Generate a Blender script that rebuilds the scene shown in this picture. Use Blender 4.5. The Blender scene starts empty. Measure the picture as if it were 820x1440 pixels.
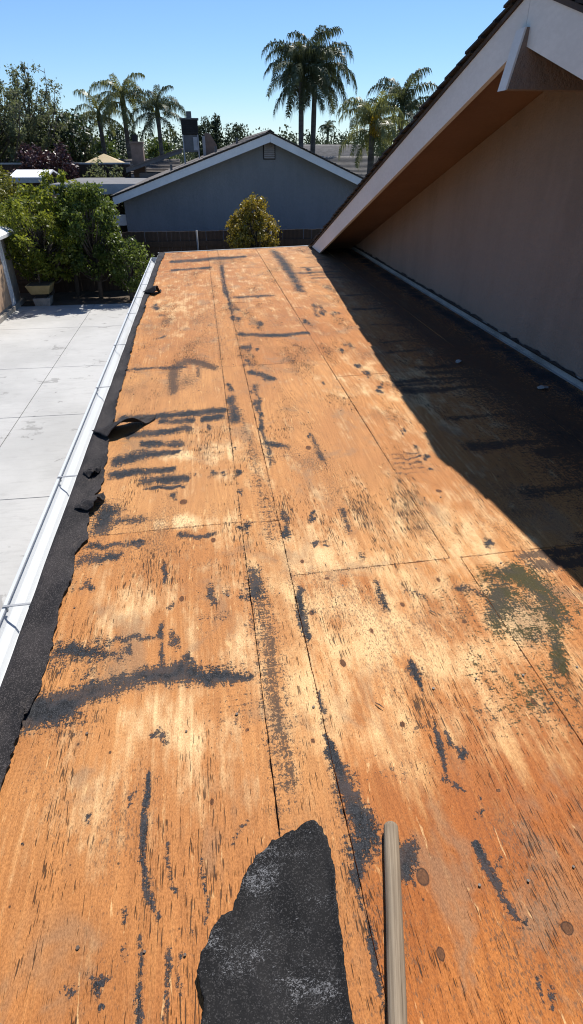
import bpy, math, random
import numpy as np
from mathutils import Vector, Matrix

# ------------------------------------------------------------------ camera, sky, sun, exposure
scene = bpy.context.scene
col = scene.collection
R = math.radians
CAM_H = 1.55
F_PX = 800.0 / 1440.0            # focal length as a share of the picture height
PITCH, YAW = R(32.262), R(8.121)
cam_d = Vector((math.sin(YAW) * math.cos(PITCH), math.cos(YAW) * math.cos(PITCH), -math.sin(PITCH)))
cam_r = Vector((math.cos(YAW), -math.sin(YAW), 0))
cam_u = cam_r.cross(cam_d)
cam = bpy.data.cameras.new('camera')
cam.sensor_fit = 'VERTICAL'; cam.sensor_height = 36.0; cam.lens = 36.0 * F_PX
cam.clip_start = 0.02; cam.clip_end = 4000
cam_o = bpy.data.objects.new('camera', cam); col.objects.link(cam_o)
M = Matrix((cam_r, cam_u, -cam_d)).transposed().to_4x4()
M.translation = Vector((0, 0, CAM_H))
cam_o.matrix_world = M
scene.camera = cam_o

SUN_EL, SUN_AZ = R(57.7), R(27.8)          # azimuth from +Y towards +X
w = bpy.data.worlds.new('World'); scene.world = w; w.use_nodes = True
nt = w.node_tree
bg = nt.nodes['Background']
sky = nt.nodes.new('ShaderNodeTexSky'); sky.sky_type = 'NISHITA'; sky.sun_disc = False
sky.sun_elevation = SUN_EL; sky.sun_rotation = SUN_AZ
sky.air_density = 1.0; sky.dust_density = 0.0; sky.ozone_density = 10.0; sky.altitude = 0
nt.links.new(sky.outputs[0], bg.inputs[0]); bg.inputs[1].default_value = 0.1
sl = bpy.data.lights.new('sun', 'SUN'); sl.energy = 5.0; sl.angle = R(0.53); sl.color = (1.0, 0.95, 0.87)
so = bpy.data.objects.new('sun', sl); col.objects.link(so)
sd = Vector((math.sin(SUN_AZ) * math.cos(SUN_EL), math.cos(SUN_AZ) * math.cos(SUN_EL), math.sin(SUN_EL)))
so.rotation_euler = sd.to_track_quat('Z', 'Y').to_euler()
vs = scene.view_settings
vs.view_transform = 'Standard'; vs.look = 'None'; vs.exposure = 0.4; vs.gamma = 1.0
vs.use_curve_mapping = False
scene.render.film_transparent = False
scene.cycles.use_denoising = True
scene.cycles.filter_width = 1.1
scene.cycles.max_bounces = 4; scene.cycles.diffuse_bounces = 2; scene.cycles.glossy_bounces = 2

rng = np.random.default_rng(7)
random.seed(7)
GROUND = -2.4
SLOPE = 0.025

def at(px, py, Y):
    """world point at depth Y on the line of sight of a picture point (820 x 1440 frame)"""
    q = cam_r * ((px - 410) / 800) + cam_u * ((720 - py) / 800) + cam_d
    return Vector((0, 0, CAM_H)) + q * (Y / q.y)

# ------------------------------------------------------------------ node helpers
class NT:
    def __init__(self, name):
        self.m = bpy.data.materials.new(name); self.m.use_nodes = True
        self.t = self.m.node_tree
        self.b = self.t.nodes['Principled BSDF']
        self._obj = None
    def n(self, typ, **kw):
        nd = self.t.nodes.new(typ)
        for k, v in kw.items(): setattr(nd, k, v)
        return nd
    def lk(self, a, b):
        if isinstance(a, bpy.types.NodeSocket): self.t.links.new(a, b)
        elif hasattr(b.default_value, '__len__') and not hasattr(a, '__len__'): b.default_value = (a, a, a)
        elif hasattr(a, '__len__') and len(b.default_value) == 4 and len(a) == 3: b.default_value = (*a, 1)
        else: b.default_value = a
    def obj(self):
        if self._obj is None: self._obj = self.n('ShaderNodeTexCoord').outputs['Object']
        return self._obj
    def map(self, scale=(1, 1, 1), loc=(0, 0, 0), vec=None):
        nd = self.n('ShaderNodeMapping'); self.lk(vec or self.obj(), nd.inputs['Vector'])
        nd.inputs['Scale'].default_value = scale; nd.inputs['Location'].default_value = loc
        return nd.outputs[0]
    def noise(self, scale=(1, 1, 1), detail=4, rough=0.55, loc=(0, 0, 0), s=1.0, dist=0.0, vec=None):
        nd = self.n('ShaderNodeTexNoise'); self.lk(self.map(scale, loc, vec), nd.inputs['Vector'])
        nd.inputs['Scale'].default_value = s; nd.inputs['Detail'].default_value = detail
        nd.inputs['Roughness'].default_value = rough; nd.inputs['Distortion'].default_value = dist
        return nd.outputs['Fac']
    def voro(self, scale=(1, 1, 1), s=1.0, out='Distance', feature='F1', loc=(0, 0, 0)):
        nd = self.n('ShaderNodeTexVoronoi', feature=feature); self.lk(self.map(scale, loc), nd.inputs['Vector'])
        nd.inputs['Scale'].default_value = s
        return nd.outputs[out]
    def ma(self, op, a, b=0.0, c=0.0):
        nd = self.n('ShaderNodeMath', operation=op)
        for i, v in enumerate((a, b, c)): self.lk(v, nd.inputs[i])
        return nd.outputs[0]
    def sm(self, v, lo, hi, a=0.0, b=1.0):
        nd = self.n('ShaderNodeMapRange', interpolation_type='SMOOTHSTEP')
        for i, x in enumerate((v, lo, hi, a, b)): self.lk(x, nd.inputs[i])
        return nd.outputs[0]
    def mix(self, f, a, b, blend='MIX'):
        nd = self.n('ShaderNodeMix', data_type='RGBA', blend_type=blend)
        self.lk(f, nd.inputs[0]); self.lk(a, nd.inputs[6]); self.lk(b, nd.inputs[7])
        return nd.outputs[2]
    def attr(self, name):
        nd = self.n('ShaderNodeAttribute', attribute_name=name)
        return nd
    def bump(self, h, strength=0.3, dist=0.01, normal=None):
        nd = self.n('ShaderNodeBump'); nd.inputs['Strength'].default_value = strength
        nd.inputs['Distance'].default_value = dist; self.lk(h, nd.inputs['Height'])
        if normal is not None: self.lk(normal, nd.inputs['Normal'])
        return nd.outputs[0]
    def out(self, color=None, rough=None, normal=None, spec=None, metal=None):
        for v, k in ((color, 'Base Color'), (rough, 'Roughness'), (normal, 'Normal'), (spec, 'Specular IOR Level'), (metal, 'Metallic')):
            if v is not None: self.lk(v, self.b.inputs[k])
        return self.m

def pmat(name, c1, c2, scale=(3, 3, 3), rough=0.7, bump=0.15, dist=0.01, spec=0.4, metal=None, fine=40):
    k = NT(name)
    a = k.noise(scale, 6, 0.6)
    f = k.noise((scale[0] * fine / 3, scale[1] * fine / 3, scale[2] * fine / 3), 3, 0.6, loc=(3, 1, 7))
    h = k.ma('ADD', k.ma('MULTIPLY', a, 0.6), k.ma('MULTIPLY', f, 0.4))
    c = k.mix(k.sm(h, 0.36, 0.64), c1, c2)
    return k.out(c, rough, k.bump(h, bump, dist), spec, metal)

# ------------------------------------------------------------------ mesh helpers
def new_mesh(name, V, F, smooth=False):
    me = bpy.data.meshes.new(name)
    me.from_pydata([tuple(map(float, v)) for v in V], [], F)
    me.update()
    if smooth: me.polygons.foreach_set('use_smooth', [True] * len(me.polygons))
    return me

def link(name, me, mat=None, parent=None):
    o = bpy.data.objects.new(name, me); col.objects.link(o)
    if mat is not None and me is not None and not me.materials: me.materials.append(mat)
    if parent is not None: o.parent = parent
    return o

def tag(o, label=None, cat=None, group=None, kind=None):
    if label: o['label'] = label
    if cat: o['category'] = cat
    if group: o['group'] = group
    if kind: o['kind'] = kind
    return o

def empty(name, loc=(0, 0, 0), label=None, cat=None, group=None, rz=0.0):
    o = bpy.data.objects.new(name, None); col.objects.link(o); o.location = loc
    o.rotation_euler = (0, 0, rz); o.empty_display_size = 0.2
    return tag(o, label, cat, group)

class MB:
    def __init__(s): s.V = []; s.F = []
    def add(s, V, F):
        n = len(s.V); s.V += [tuple(v) for v in V]; s.F += [tuple(i + n for i in f) for f in F]; return s
    def box(s, x0, x1, y0, y1, z0, z1):
        V = [(x, y, z) for z in (z0, z1) for y in (y0, y1) for x in (x0, x1)]
        return s.add(V, [(0, 2, 3, 1), (4, 5, 7, 6), (0, 1, 5, 4), (2, 6, 7, 3), (0, 4, 6, 2), (1, 3, 7, 5)])
    def prism(s, pts, a, b, axis='y'):
        """polygon of two-coordinate points extruded along an axis from a to b"""
        def P(p, t):
            return {'y': (p[0], t, p[1]), 'x': (t, p[0], p[1]), 'z': (p[0], p[1], t)}[axis]
        n = len(pts); V = [P(p, a) for p in pts] + [P(p, b) for p in pts]
        F = [tuple(range(n))[::-1], tuple(range(n, 2 * n))] + [(i, (i + 1) % n, n + (i + 1) % n, n + i) for i in range(n)]
        return s.add(V, F)
    def tube(s, pts, rad, seg=8, cap=True):
        pts = [Vector(p) for p in pts]; n = len(pts); V = []; F = []
        rad = rad if hasattr(rad, '__len__') else [rad] * n
        up = Vector((0.13, 0.31, 1)).normalized()
        for i, p in enumerate(pts):
            t = (pts[min(i + 1, n - 1)] - pts[max(i - 1, 0)]).normalized()
            a = t.cross(up)
            if a.length < 1e-3: a = t.cross(Vector((1, 0, 0)))
            a.normalize(); b = t.cross(a)
            for k in range(seg):
                th = 2 * math.pi * k / seg
                V.append(p + (a * math.cos(th) + b * math.sin(th)) * rad[i])
        for i in range(n - 1):
            for k in range(seg):
                F.append((i * seg + k, i * seg + (k + 1) % seg, (i + 1) * seg + (k + 1) % seg, (i + 1) * seg + k))
        if cap: F += [tuple(range(seg))[::-1], tuple(range((n - 1) * seg, n * seg))]
        return s.add(V, F)
    def build(s, name, mat, parent=None, smooth=False, bevel=0.0):
        me = new_mesh(name, s.V, s.F, smooth)
        bmesh_fix(me)
        o = link(name, me, mat, parent)
        if bevel:
            b = o.modifiers.new('bevel', 'BEVEL'); b.width = bevel; b.segments = 2; b.limit_method = 'ANGLE'
        return o

import bmesh
def bmesh_fix(me):
    bm = bmesh.new(); bm.from_mesh(me); bmesh.ops.recalc_face_normals(bm, faces=bm.faces); bm.to_mesh(me); bm.free()

def grid_mesh(name, P, smooth=True, skirt=0.0, flip=False):
    """P: (ny, nx, 3) points; quads between them, with an optional skirt hanging from the border"""
    ny, nx = P.shape[:2]
    V = P.reshape(-1, 3)
    idx = np.arange(ny * nx).reshape(ny, nx)
    q = np.stack([idx[:-1, :-1], idx[:-1, 1:], idx[1:, 1:], idx[1:, :-1]], -1).reshape(-1, 4)
    if skirt:
        ring = np.concatenate([idx[0, :], idx[1:, -1], idx[-1, -2::-1], idx[-2:0:-1, 0]])
        n0 = len(V); T_ = V[ring].copy(); W = T_.copy(); W[:, 2] -= skirt
        V = np.concatenate([V, T_, W]); m = len(ring); k = np.arange(m); k2 = (k + 1) % m
        q = np.concatenate([q, np.stack([n0 + k2, n0 + k, n0 + m + k, n0 + m + k2], -1)])
    if flip: q = q[:, ::-1]
    me = bpy.data.meshes.new(name)
    me.vertices.add(len(V)); me.vertices.foreach_set('co', np.ascontiguousarray(V, dtype=np.float32).ravel())
    me.loops.add(q.size); me.loops.foreach_set('vertex_index', np.ascontiguousarray(q, dtype=np.int32).ravel())
    me.polygons.add(len(q)); me.polygons.foreach_set('loop_start', np.arange(len(q), dtype=np.int32) * 4)
    me.polygons.foreach_set('loop_total', np.full(len(q), 4, dtype=np.int32))
    sm = np.full(len(q), smooth)
    if skirt: sm[-len(ring):] = False
    me.polygons.foreach_set('use_smooth', sm)
    me.update(calc_edges=True); me.validate()
    return me

def vnoise(x, y, seed=0):
    """smooth value noise, roughly -1..1"""
    xi = np.floor(x).astype(int); yi = np.floor(y).astype(int); fx = x - xi; fy = y - yi
    fx = fx * fx * (3 - 2 * fx); fy = fy * fy * (3 - 2 * fy)
    def h(a, b):
        n = (a * 374761393 + b * 668265263 + seed * 974634777) & 0x7fffffff
        n = ((n ^ (n >> 13)) * 1274126177) & 0x7fffffff
        return (n ^ (n >> 16)) % 65536 / 32768.0 - 1
    return (h(xi, yi) * (1 - fx) + h(xi + 1, yi) * fx) * (1 - fy) + (h(xi, yi + 1) * (1 - fx) + h(xi + 1, yi + 1) * fx) * fy
# ------------------------------------------------------------------ materials
def plywood_material():
    k = NT('weathered_plywood')
    c1 = k.attr('stain'); sep = k.n('ShaderNodeSeparateColor'); k.lk(c1.outputs['Color'], sep.inputs[0])
    tar_shade, grime_shade, green = sep.outputs[0], sep.outputs[1], sep.outputs[2]
    c2 = k.attr('wood'); sep2 = k.n('ShaderNodeSeparateColor'); k.lk(c2.outputs['Color'], sep2.inputs[0])
    paleness, knot, tone = sep2.outputs[0], sep2.outputs[1], sep2.outputs[2]
    # rotary-cut veneer figure: contour lines of a stretched noise
    fig = k.noise((4.2, 0.42, 1), 2, 0.45, dist=0.5)
    fl = k.ma('SINE', k.ma('MULTIPLY', fig, 130.0))
    fl = k.sm(fl, -0.6, 1.0)
    streak = k.noise((55, 1.3, 1), 5, 0.62)
    fine = k.noise((230, 11, 1), 3, 0.6, loc=(5, 2, 0))
    blot = k.noise((1.6, 0.9, 1), 3, 0.6, loc=(2, 9, 0))
    blot2 = k.noise((9, 3.6, 1), 5, 0.65, loc=(7, 1, 0))
    c = k.mix(k.sm(blot, 0.36, 0.66), (0.40, 0.152, 0.042), (0.53, 0.236, 0.076))
    c = k.mix(k.sm(blot2, 0.44, 0.70, 0, 0.7), c, (0.27, 0.092, 0.026))
    c = k.mix(k.ma('MULTIPLY', fl, 0.38), c, (0.27, 0.092, 0.022))
    c = k.mix(k.sm(streak, 0.50, 0.70, 0, 0.28), c, (0.62, 0.325, 0.120))
    c = k.mix(k.sm(fine, 0.52, 0.70, 0, 0.32), c, (0.18, 0.062, 0.017))
    c = k.mix(k.ma('MULTIPLY', c2.outputs['Alpha'], 0.44), c, (0.52, 0.30, 0.130))
    # pale fresh wood and broader pale patches, broken up by the grain
    bl = k.ma('ADD', paleness, k.ma('MULTIPLY', k.ma('SUBTRACT', blot2, 0.5), 2.2))
    bl = k.ma('ADD', bl, k.ma('MULTIPLY', k.ma('SUBTRACT', streak, 0.5), 0.7))
    c = k.mix(k.sm(bl, 0.14, 0.95, 0, 0.9), c, (0.78, 0.54, 0.275))
    # sheet-to-sheet tone, deeper towards the near end and near right
    c = k.mix(tone, c, k.mix(1.0, c, (0.80, 0.62, 0.44), 'MULTIPLY'))
    # weathered grey dust speckle
    sp = k.noise((170, 55, 1), 3, 0.75, loc=(1, 4, 0))
    spg = k.noise((2.5, 1.5, 1), 3, 0.6, loc=(8, 3, 0))
    dust = k.sm(k.ma('ADD', sp, k.ma('MULTIPLY', k.ma('SUBTRACT', spg, 0.5), 0.75)), 0.58, 0.70, 0, 0.7)
    c = k.mix(dust, c, (0.10, 0.058, 0.034))
    # grey-brown water marks and pale torn veneer
    wm = k.noise((3.0, 2.2, 1), 4, 0.72, loc=(13, 3, 0), dist=0.5)
    c = k.mix(k.sm(wm, 0.53, 0.68, 0, 0.50), c, (0.23, 0.150, 0.088))
    tv0 = k.noise((34, 6, 1), 4, 0.7, loc=(3, 17, 0), dist=0.8)
    c = k.mix(k.sm(tv0, 0.62, 0.70, 0, 0.6), c, (0.70, 0.45, 0.20))
    # nail holes and pock marks
    vd = k.n('ShaderNodeTexVoronoi'); k.lk(k.map((8.5, 6.5, 1)), vd.inputs['Vector']); vd.inputs['Scale'].default_value = 1.0
    vs_ = k.n('ShaderNodeSeparateColor'); k.lk(vd.outputs['Color'], vs_.inputs[0])
    hole = k.ma('MULTIPLY', k.sm(vd.outputs['Distance'], 0.030, 0.050, 1, 0), k.sm(vs_.outputs[0], 0.45, 0.5))
    halo = k.ma('MULTIPLY', k.sm(vd.outputs['Distance'], 0.03, 0.15, 1, 0), k.sm(vs_.outputs[1], 0.6, 0.65))
    c = k.mix(k.ma('MULTIPLY', halo, 0.35), c, (0.12, 0.06, 0.035))
    vd2 = k.n('ShaderNodeTexVoronoi'); k.lk(k.map((24, 19, 1), (3, 5, 0)), vd2.inputs['Vector']); vd2.inputs['Scale'].default_value = 1.0
    vs2 = k.n('ShaderNodeSeparateColor'); k.lk(vd2.outputs['Color'], vs2.inputs[0])
    hole2 = k.ma('MULTIPLY', k.sm(vd2.outputs['Distance'], 0.05, 0.09, 1, 0), k.sm(vs2.outputs[0], 0.66, 0.7))
    hole = k.ma('MAXIMUM', hole, hole2)
    c = k.mix(k.ma('MULTIPLY', hole, 0.85), c, (0.035, 0.022, 0.015))
    # dark checks: short splits along the grain
    ck = k.noise((210, 15, 1), 1, 0.5, loc=(11, 5, 0))
    ckg = k.noise((3.5, 1.1, 1), 3, 0.6, loc=(4, 7, 0))
    chk = k.sm(k.ma('ADD', ck, k.ma('MULTIPLY', k.ma('SUBTRACT', ckg, 0.5), 1.0)), 0.69, 0.735)
    ck2 = k.noise((400, 26, 1), 1, 0.5, loc=(1, 15, 0))
    chk2 = k.sm(k.ma('ADD', ck2, k.ma('MULTIPLY', k.ma('SUBTRACT', ckg, 0.5), 0.8)), 0.71, 0.76, 0, 0.75)
    chk = k.ma('MAXIMUM', chk, chk2)
    c = k.mix(k.ma('MULTIPLY', chk, 0.84), c, (0.030, 0.017, 0.010))
    # knots
    g0 = k.noise((60, 30, 1), 4, 0.7, loc=(21, 3, 0))
    kn = k.sm(k.ma('ADD', knot, k.ma('MULTIPLY', k.ma('SUBTRACT', g0, 0.5), 0.7)), 0.40, 0.58)
    kr = k.sm(knot, 0.12, 0.40, 0, 0.35)
    c = k.mix(kr, c, (0.34, 0.12, 0.035))
    kc = k.mix(k.noise((160, 90, 1), 3), (0.17, 0.070, 0.026), (0.06, 0.026, 0.014))
    c = k.mix(kn, c, kc)
    kc = k.mix(k.sm(k.ma('SINE', k.ma('MULTIPLY', knot, 55.0)), 0.0, 1.0, 0, 0.5), kc, (0.17, 0.068, 0.024))
    krim = k.ma('MULTIPLY', k.sm(knot, 0.40, 0.47), k.sm(knot, 0.58, 0.50))
    c = k.mix(k.ma('MULTIPLY', krim, 0.8), c, (0.03, 0.015, 0.01))
    grit = k.noise((330, 130, 1), 3, 0.75, loc=(12, 12, 0))
    c = k.mix(0.5, c, k.mix(k.sm(grit, 0.32, 0.68), (0.45, 0.40, 0.36), (1.45, 1.5, 1.55)), 'MULTIPLY')
    # residues and painted shade: field value plus grain-wise and speckled break-up, then a threshold
    gx = k.noise((7, 95, 1), 3, 0.6, loc=(4, 9, 0))
    g1 = k.noise((120, 7, 1), 3, 0.6, loc=(9, 0, 0)); g2 = k.noise((45, 40, 1), 5, 0.7, loc=(0, 6, 0)); g3 = k.noise((135, 115, 1), 3, 0.8, loc=(2, 2, 0))
    br = k.ma('ADD', k.ma('MULTIPLY', k.ma('ADD', k.ma('MULTIPLY', k.ma('SUBTRACT', g1, 0.5), 0.6), k.ma('MULTIPLY', k.ma('SUBTRACT', gx, 0.5), 0.6)), 1.0), k.ma('ADD', k.ma('MULTIPLY', k.ma('SUBTRACT', g2, 0.5), 1.35), k.ma('MULTIPLY', k.ma('SUBTRACT', g3, 0.5), 1.7)))
    tm = k.sm(k.ma('ADD', tar_shade, k.ma('MULTIPLY', br, k.sm(tar_shade, 0.0, 0.12))), 0.46, 0.56)
    thick = k.sm(k.ma('ADD', k.noise((7, 6, 1), 4, 0.65, loc=(3, 22, 0)), k.ma('MULTIPLY', k.ma('SUBTRACT', tar_shade, 0.7), 0.3)), 0.40, 0.60)
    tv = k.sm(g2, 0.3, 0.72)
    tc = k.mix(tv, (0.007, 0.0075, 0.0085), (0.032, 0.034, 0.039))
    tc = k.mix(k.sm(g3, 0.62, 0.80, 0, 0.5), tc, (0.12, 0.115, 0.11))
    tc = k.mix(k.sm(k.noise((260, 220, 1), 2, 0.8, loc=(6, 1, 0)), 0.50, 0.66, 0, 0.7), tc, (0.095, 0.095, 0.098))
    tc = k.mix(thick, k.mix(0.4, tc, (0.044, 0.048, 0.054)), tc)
    hz_ = k.sm(k.ma('ADD', tar_shade, k.ma('MULTIPLY', br, 0.8)), 0.18, 0.52, 0, 0.30)
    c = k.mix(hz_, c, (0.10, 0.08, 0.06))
    gm = k.sm(k.ma('ADD', grime_shade, k.ma('MULTIPLY', br, k.sm(grime_shade, 0.0, 0.15))), 0.48, 0.57, 0, 0.85)
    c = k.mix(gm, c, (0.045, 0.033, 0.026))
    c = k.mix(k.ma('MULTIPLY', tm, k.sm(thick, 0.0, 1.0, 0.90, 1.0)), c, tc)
    nm = k.sm(k.ma('ADD', green, k.ma('MULTIPLY', br, k.sm(green, 0.0, 0.12, 0, 1.4))), 0.46, 0.56)
    gc = k.mix(k.sm(k.noise((7, 6, 1), 3, 0.6), 0.42, 0.6), (0.046, 0.040, 0.014), (0.044, 0.038, 0.026))
    gc = k.mix(k.sm(g3, 0.54, 0.68, 0, 0.6), gc, (0.13, 0.12, 0.07))
    c = k.mix(k.ma('MULTIPLY', nm, 0.99), c, gc)
    h = k.ma('ADD', k.ma('MULTIPLY', streak, 0.35), k.ma('MULTIPLY', fine, 0.25))
    h = k.ma('SUBTRACT', h, k.ma('MULTIPLY', chk, 0.9))
    h = k.ma('ADD', h, k.ma('MULTIPLY', tm, k.ma('ADD', 0.25, k.ma('MULTIPLY', g3, 0.8))))
    h = k.ma('ADD', h, k.ma('MULTIPLY', nm, k.ma('MULTIPLY', g3, 0.8)))
    h = k.ma('ADD', h, k.ma('MULTIPLY', blot2, 0.5))
    rough = k.sm(tm, 0, 1, 0.66, 0.75)
    rough = k.ma('ADD', rough, k.ma('MULTIPLY', k.ma('SUBTRACT', blot, 0.5), 0.25))
    return k.out(c, rough, k.bump(h, 0.7, 0.005), 0.14)

def felt_material(name, scuff=False):
    k = NT(name)
    g = k.noise((160, 160, 160), 3, 0.75); b = k.noise((5, 3, 4), 5, 0.65)
    v = k.voro((420, 420, 420), out='Color'); sv = k.n('ShaderNodeSeparateColor'); k.lk(v, sv.inputs[0])
    c = k.mix(k.sm(b, 0.35, 0.65), (0.008, 0.008, 0.0085), (0.020, 0.019, 0.019))
    c = k.mix(k.sm(sv.outputs[0], 0.70, 1.0, 0, 0.45), c, (0.085, 0.080, 0.078))
    if not scuff: c = k.mix(1.0, c, (2.0, 1.85, 1.8), 'MULTIPLY')
    if scuff:
        s1 = k.noise((170, 250, 60), 3, 0.75, loc=(4, 4, 0), dist=1.2); s2 = k.noise((6, 9, 6), 3, 0.6, loc=(0.2, 1.3, 0))
        s = k.sm(k.ma('ADD', s1, k.ma('MULTIPLY', k.ma('SUBTRACT', s2, 0.5), 0.9)), 0.63, 0.71, 0, 0.6)
        c = k.mix(s, c, (0.24, 0.24, 0.245))
    else:
        s2 = k.noise((9, 4, 6), 6, 0.7, loc=(1, 1, 0))
        c = k.mix(k.sm(s2, 0.60, 0.74, 0, 0.5), c, (0.13, 0.105, 0.085))
    h = k.ma('ADD', g, k.ma('MULTIPLY', b, 1.5))
    return k.out(c, 0.8, k.bump(h, 0.5, 0.004), 0.12)

m_ply = plywood_material()
m_felt = felt_material('roofing_felt'); m_felt_scuffed = felt_material('scuffed_felt', True)
m_under = pmat('dark_underlay', (0.02, 0.014, 0.01), (0.05, 0.03, 0.02))
m_metal_nail = pmat('rusty_nail', (0.06, 0.035, 0.02), (0.13, 0.10, 0.08), (60, 60, 60), 0.5)
def gutter_material():
    k = NT('white_gutter_metal')
    d = k.noise((14, 1.0, 14), 6, 0.65); s = k.noise((60, 30, 60), 4, 0.7, loc=(3, 3, 3))
    c = k.mix(k.sm(d, 0.45, 0.75, 0, 0.5), (0.54, 0.56, 0.575), (0.38, 0.38, 0.37))
    c = k.mix(k.sm(s, 0.66, 0.78, 0, 0.6), c, (0.18, 0.16, 0.14))
    return k.out(c, 0.42, k.bump(d, 0.08, 0.01), 0.5)
m_gutter = gutter_material()
m_strap = pmat('strap_metal', (0.22, 0.225, 0.23), (0.34, 0.345, 0.35), (20, 20, 20), 0.45, 0.1, 0.002)
def stucco(name, c1, c2, sc=0.6):
    k = NT(name)
    big = k.noise((sc, sc, sc), 5, 0.6); tex = k.noise((45, 45, 45), 4, 0.65); v = k.noise((4, 4, 0.7), 4, 0.6, loc=(5, 5, 5))
    c = k.mix(k.sm(k.ma('ADD', k.ma('MULTIPLY', big, 0.6), k.ma('MULTIPLY', v, 0.4)), 0.38, 0.62), c1, c2)
    c = k.mix(k.sm(tex, 0.58, 0.75, 0, 0.18), c, (c1[0] * 0.5, c1[1] * 0.5, c1[2] * 0.5))
    tr_ = k.noise((11, 11, 11), 4, 0.6, loc=(2, 8, 1))
    c = k.mix(k.sm(tr_, 0.5, 0.7, 0, 0.14), c, (c2[0] * 1.25, c2[1] * 1.25, c2[2] * 1.25))
    return k.out(c, 0.85, k.bump(k.ma('ADD', tex, k.ma('MULTIPLY', tr_, 1.2)), 0.7, 0.015), 0.25)
m_wall = stucco('tan_stucco', (0.215, 0.168, 0.140), (0.26, 0.205, 0.172))
m_soffit = pmat('tan_soffit_paint', (0.20, 0.118, 0.072), (0.25, 0.148, 0.092), (2, 2, 2), 0.6, 0.1)
m_fascia = pmat('pale_fascia_paint', (0.58, 0.585, 0.575), (0.66, 0.665, 0.655), (3, 1.2, 3), 0.55, 0.12)
m_flash = pmat('painted_flashing', (0.17, 0.17, 0.165), (0.34, 0.34, 0.33), (9, 3, 9), 0.5, 0.2)
m_shingle = pmat('dark_shingle', (0.010, 0.010, 0.011), (0.026, 0.025, 0.025), (5, 5, 5), 0.85, 0.5, 0.01)
m_nwall = stucco('grey_blue_stucco', (0.195, 0.20, 0.212), (0.225, 0.23, 0.242))
m_nfascia = pmat('white_trim_paint', (0.70, 0.71, 0.73), (0.80, 0.80, 0.81), (3, 3, 3), 0.55, 0.1)
m_nshingle = pmat('brown_grey_shingle', (0.085, 0.075, 0.068), (0.16, 0.14, 0.125), (4, 4, 4), 0.9, 0.5, 0.02)
m_gshingle = pmat('grey_shingle', (0.17, 0.16, 0.15), (0.27, 0.25, 0.235), (2.5, 2.5, 2.5), 0.9, 0.4, 0.02)
m_vent = pmat('vent_louvre', (0.42, 0.37, 0.35), (0.50, 0.45, 0.43), (8, 8, 8))
m_dark = pmat('dark_void', (0.010, 0.010, 0.011), (0.018, 0.018, 0.019))
m_fence = pmat('dark_fence_wood', (0.038, 0.024, 0.017), (0.075, 0.046, 0.032), (14, 14, 0.8), 0.8, 0.4, 0.01)
m_post = pmat('galvanised_post', (0.16, 0.16, 0.165), (0.24, 0.24, 0.245), (9, 9, 3), 0.5)
def concrete_material():
    k = NT('patio_concrete')
    a = k.noise((0.5, 0.5, 1), 6, 0.6); b = k.noise((3.5, 9, 1), 6, 0.65, loc=(3, 3, 0)); f = k.noise((80, 80, 1), 4, 0.7)
    st = k.noise((1.9, 2.4, 1), 5, 0.66, loc=(6.4, 2.1, 0), dist=0.4); sw = k.noise((1.2, 30, 1), 3, 0.6)
    c = k.mix(k.sm(a, 0.35, 0.65), (0.375, 0.370, 0.355), (0.455, 0.448, 0.43))
    c = k.mix(k.sm(b, 0.5, 0.75, 0, 0.35), c, (0.28, 0.272, 0.26))
    c = k.mix(k.sm(sw, 0.5, 0.7, 0, 0.15), c, (0.30, 0.295, 0.29))
    c = k.mix(k.sm(st, 0.60, 0.65, 0, 0.5), c, (0.15, 0.145, 0.135))
    c = k.mix(k.sm(f, 0.55, 0.75, 0, 0.25), c, (0.24, 0.235, 0.23))
    return k.out(c, 0.8, k.bump(k.ma('ADD', f, b), 0.25, 0.004), 0.3)
m_conc = concrete_material()
m_soil = pmat('bare_soil', (0.055, 0.040, 0.028), (0.12, 0.09, 0.062), (1.5, 1.5, 1.5), 0.95, 0.6, 0.03)
m_ground = pmat('dry_lawn', (0.05, 0.065, 0.025), (0.13, 0.115, 0.06), (0.12, 0.12, 0.12), 0.95, 0.5, 0.05)
def leaf_material(name, dark, light, sheen=0.45, trans=0.35, rough=0.42):
    k = NT(name)
    geo = k.n('ShaderNodeNewGeometry'); r = geo.outputs['Random Per Island']
    big = k.noise((0.9, 0.9, 0.9), 3, 0.6)
    f = k.ma('ADD', k.ma('MULTIPLY', r, 0.6), k.ma('MULTIPLY', k.sm(big, 0.35, 0.65), 0.4))
    c = k.mix(f, dark, light)
    k.out(c, rough, None, sheen)
    tr = k.n('ShaderNodeBsdfTranslucent'); k.lk(k.mix(0.5, c, (light[0] * 1.3, light[1] * 1.25, light[2] * 0.7)), tr.inputs[0])
    ms = k.n('ShaderNodeMixShader'); ms.inputs[0].default_value = trans
    k.t.links.new(k.b.outputs[0], ms.inputs[1]); k.t.links.new(tr.outputs[0], ms.inputs[2])
    k.t.links.new(ms.outputs[0], k.t.nodes['Material Output'].inputs[0])
    return k.m
m_citrus = leaf_material('citrus_leaf', (0.030, 0.055, 0.010), (0.28, 0.31, 0.045), trans=0.46, sheen=0.35, rough=0.45)
m_citrus2 = leaf_material('camellia_leaf', (0.018, 0.042, 0.012), (0.17, 0.22, 0.05), trans=0.44, sheen=0.35, rough=0.42)
m_yellow = leaf_material('yellow_green_leaf', (0.07, 0.085, 0.012), (0.22, 0.21, 0.03))
m_goldbush = leaf_material('golden_bush_leaf', (0.085, 0.08, 0.014), (0.38, 0.28, 0.04))
m_tree = leaf_material('tall_tree_leaf', (0.045, 0.06, 0.032), (0.20, 0.225, 0.13), sheen=0.3, trans=0.4, rough=0.55)
m_treedark = leaf_material('dark_tree_leaf', (0.014, 0.026, 0.010), (0.045, 0.068, 0.022), trans=0.25)
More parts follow.
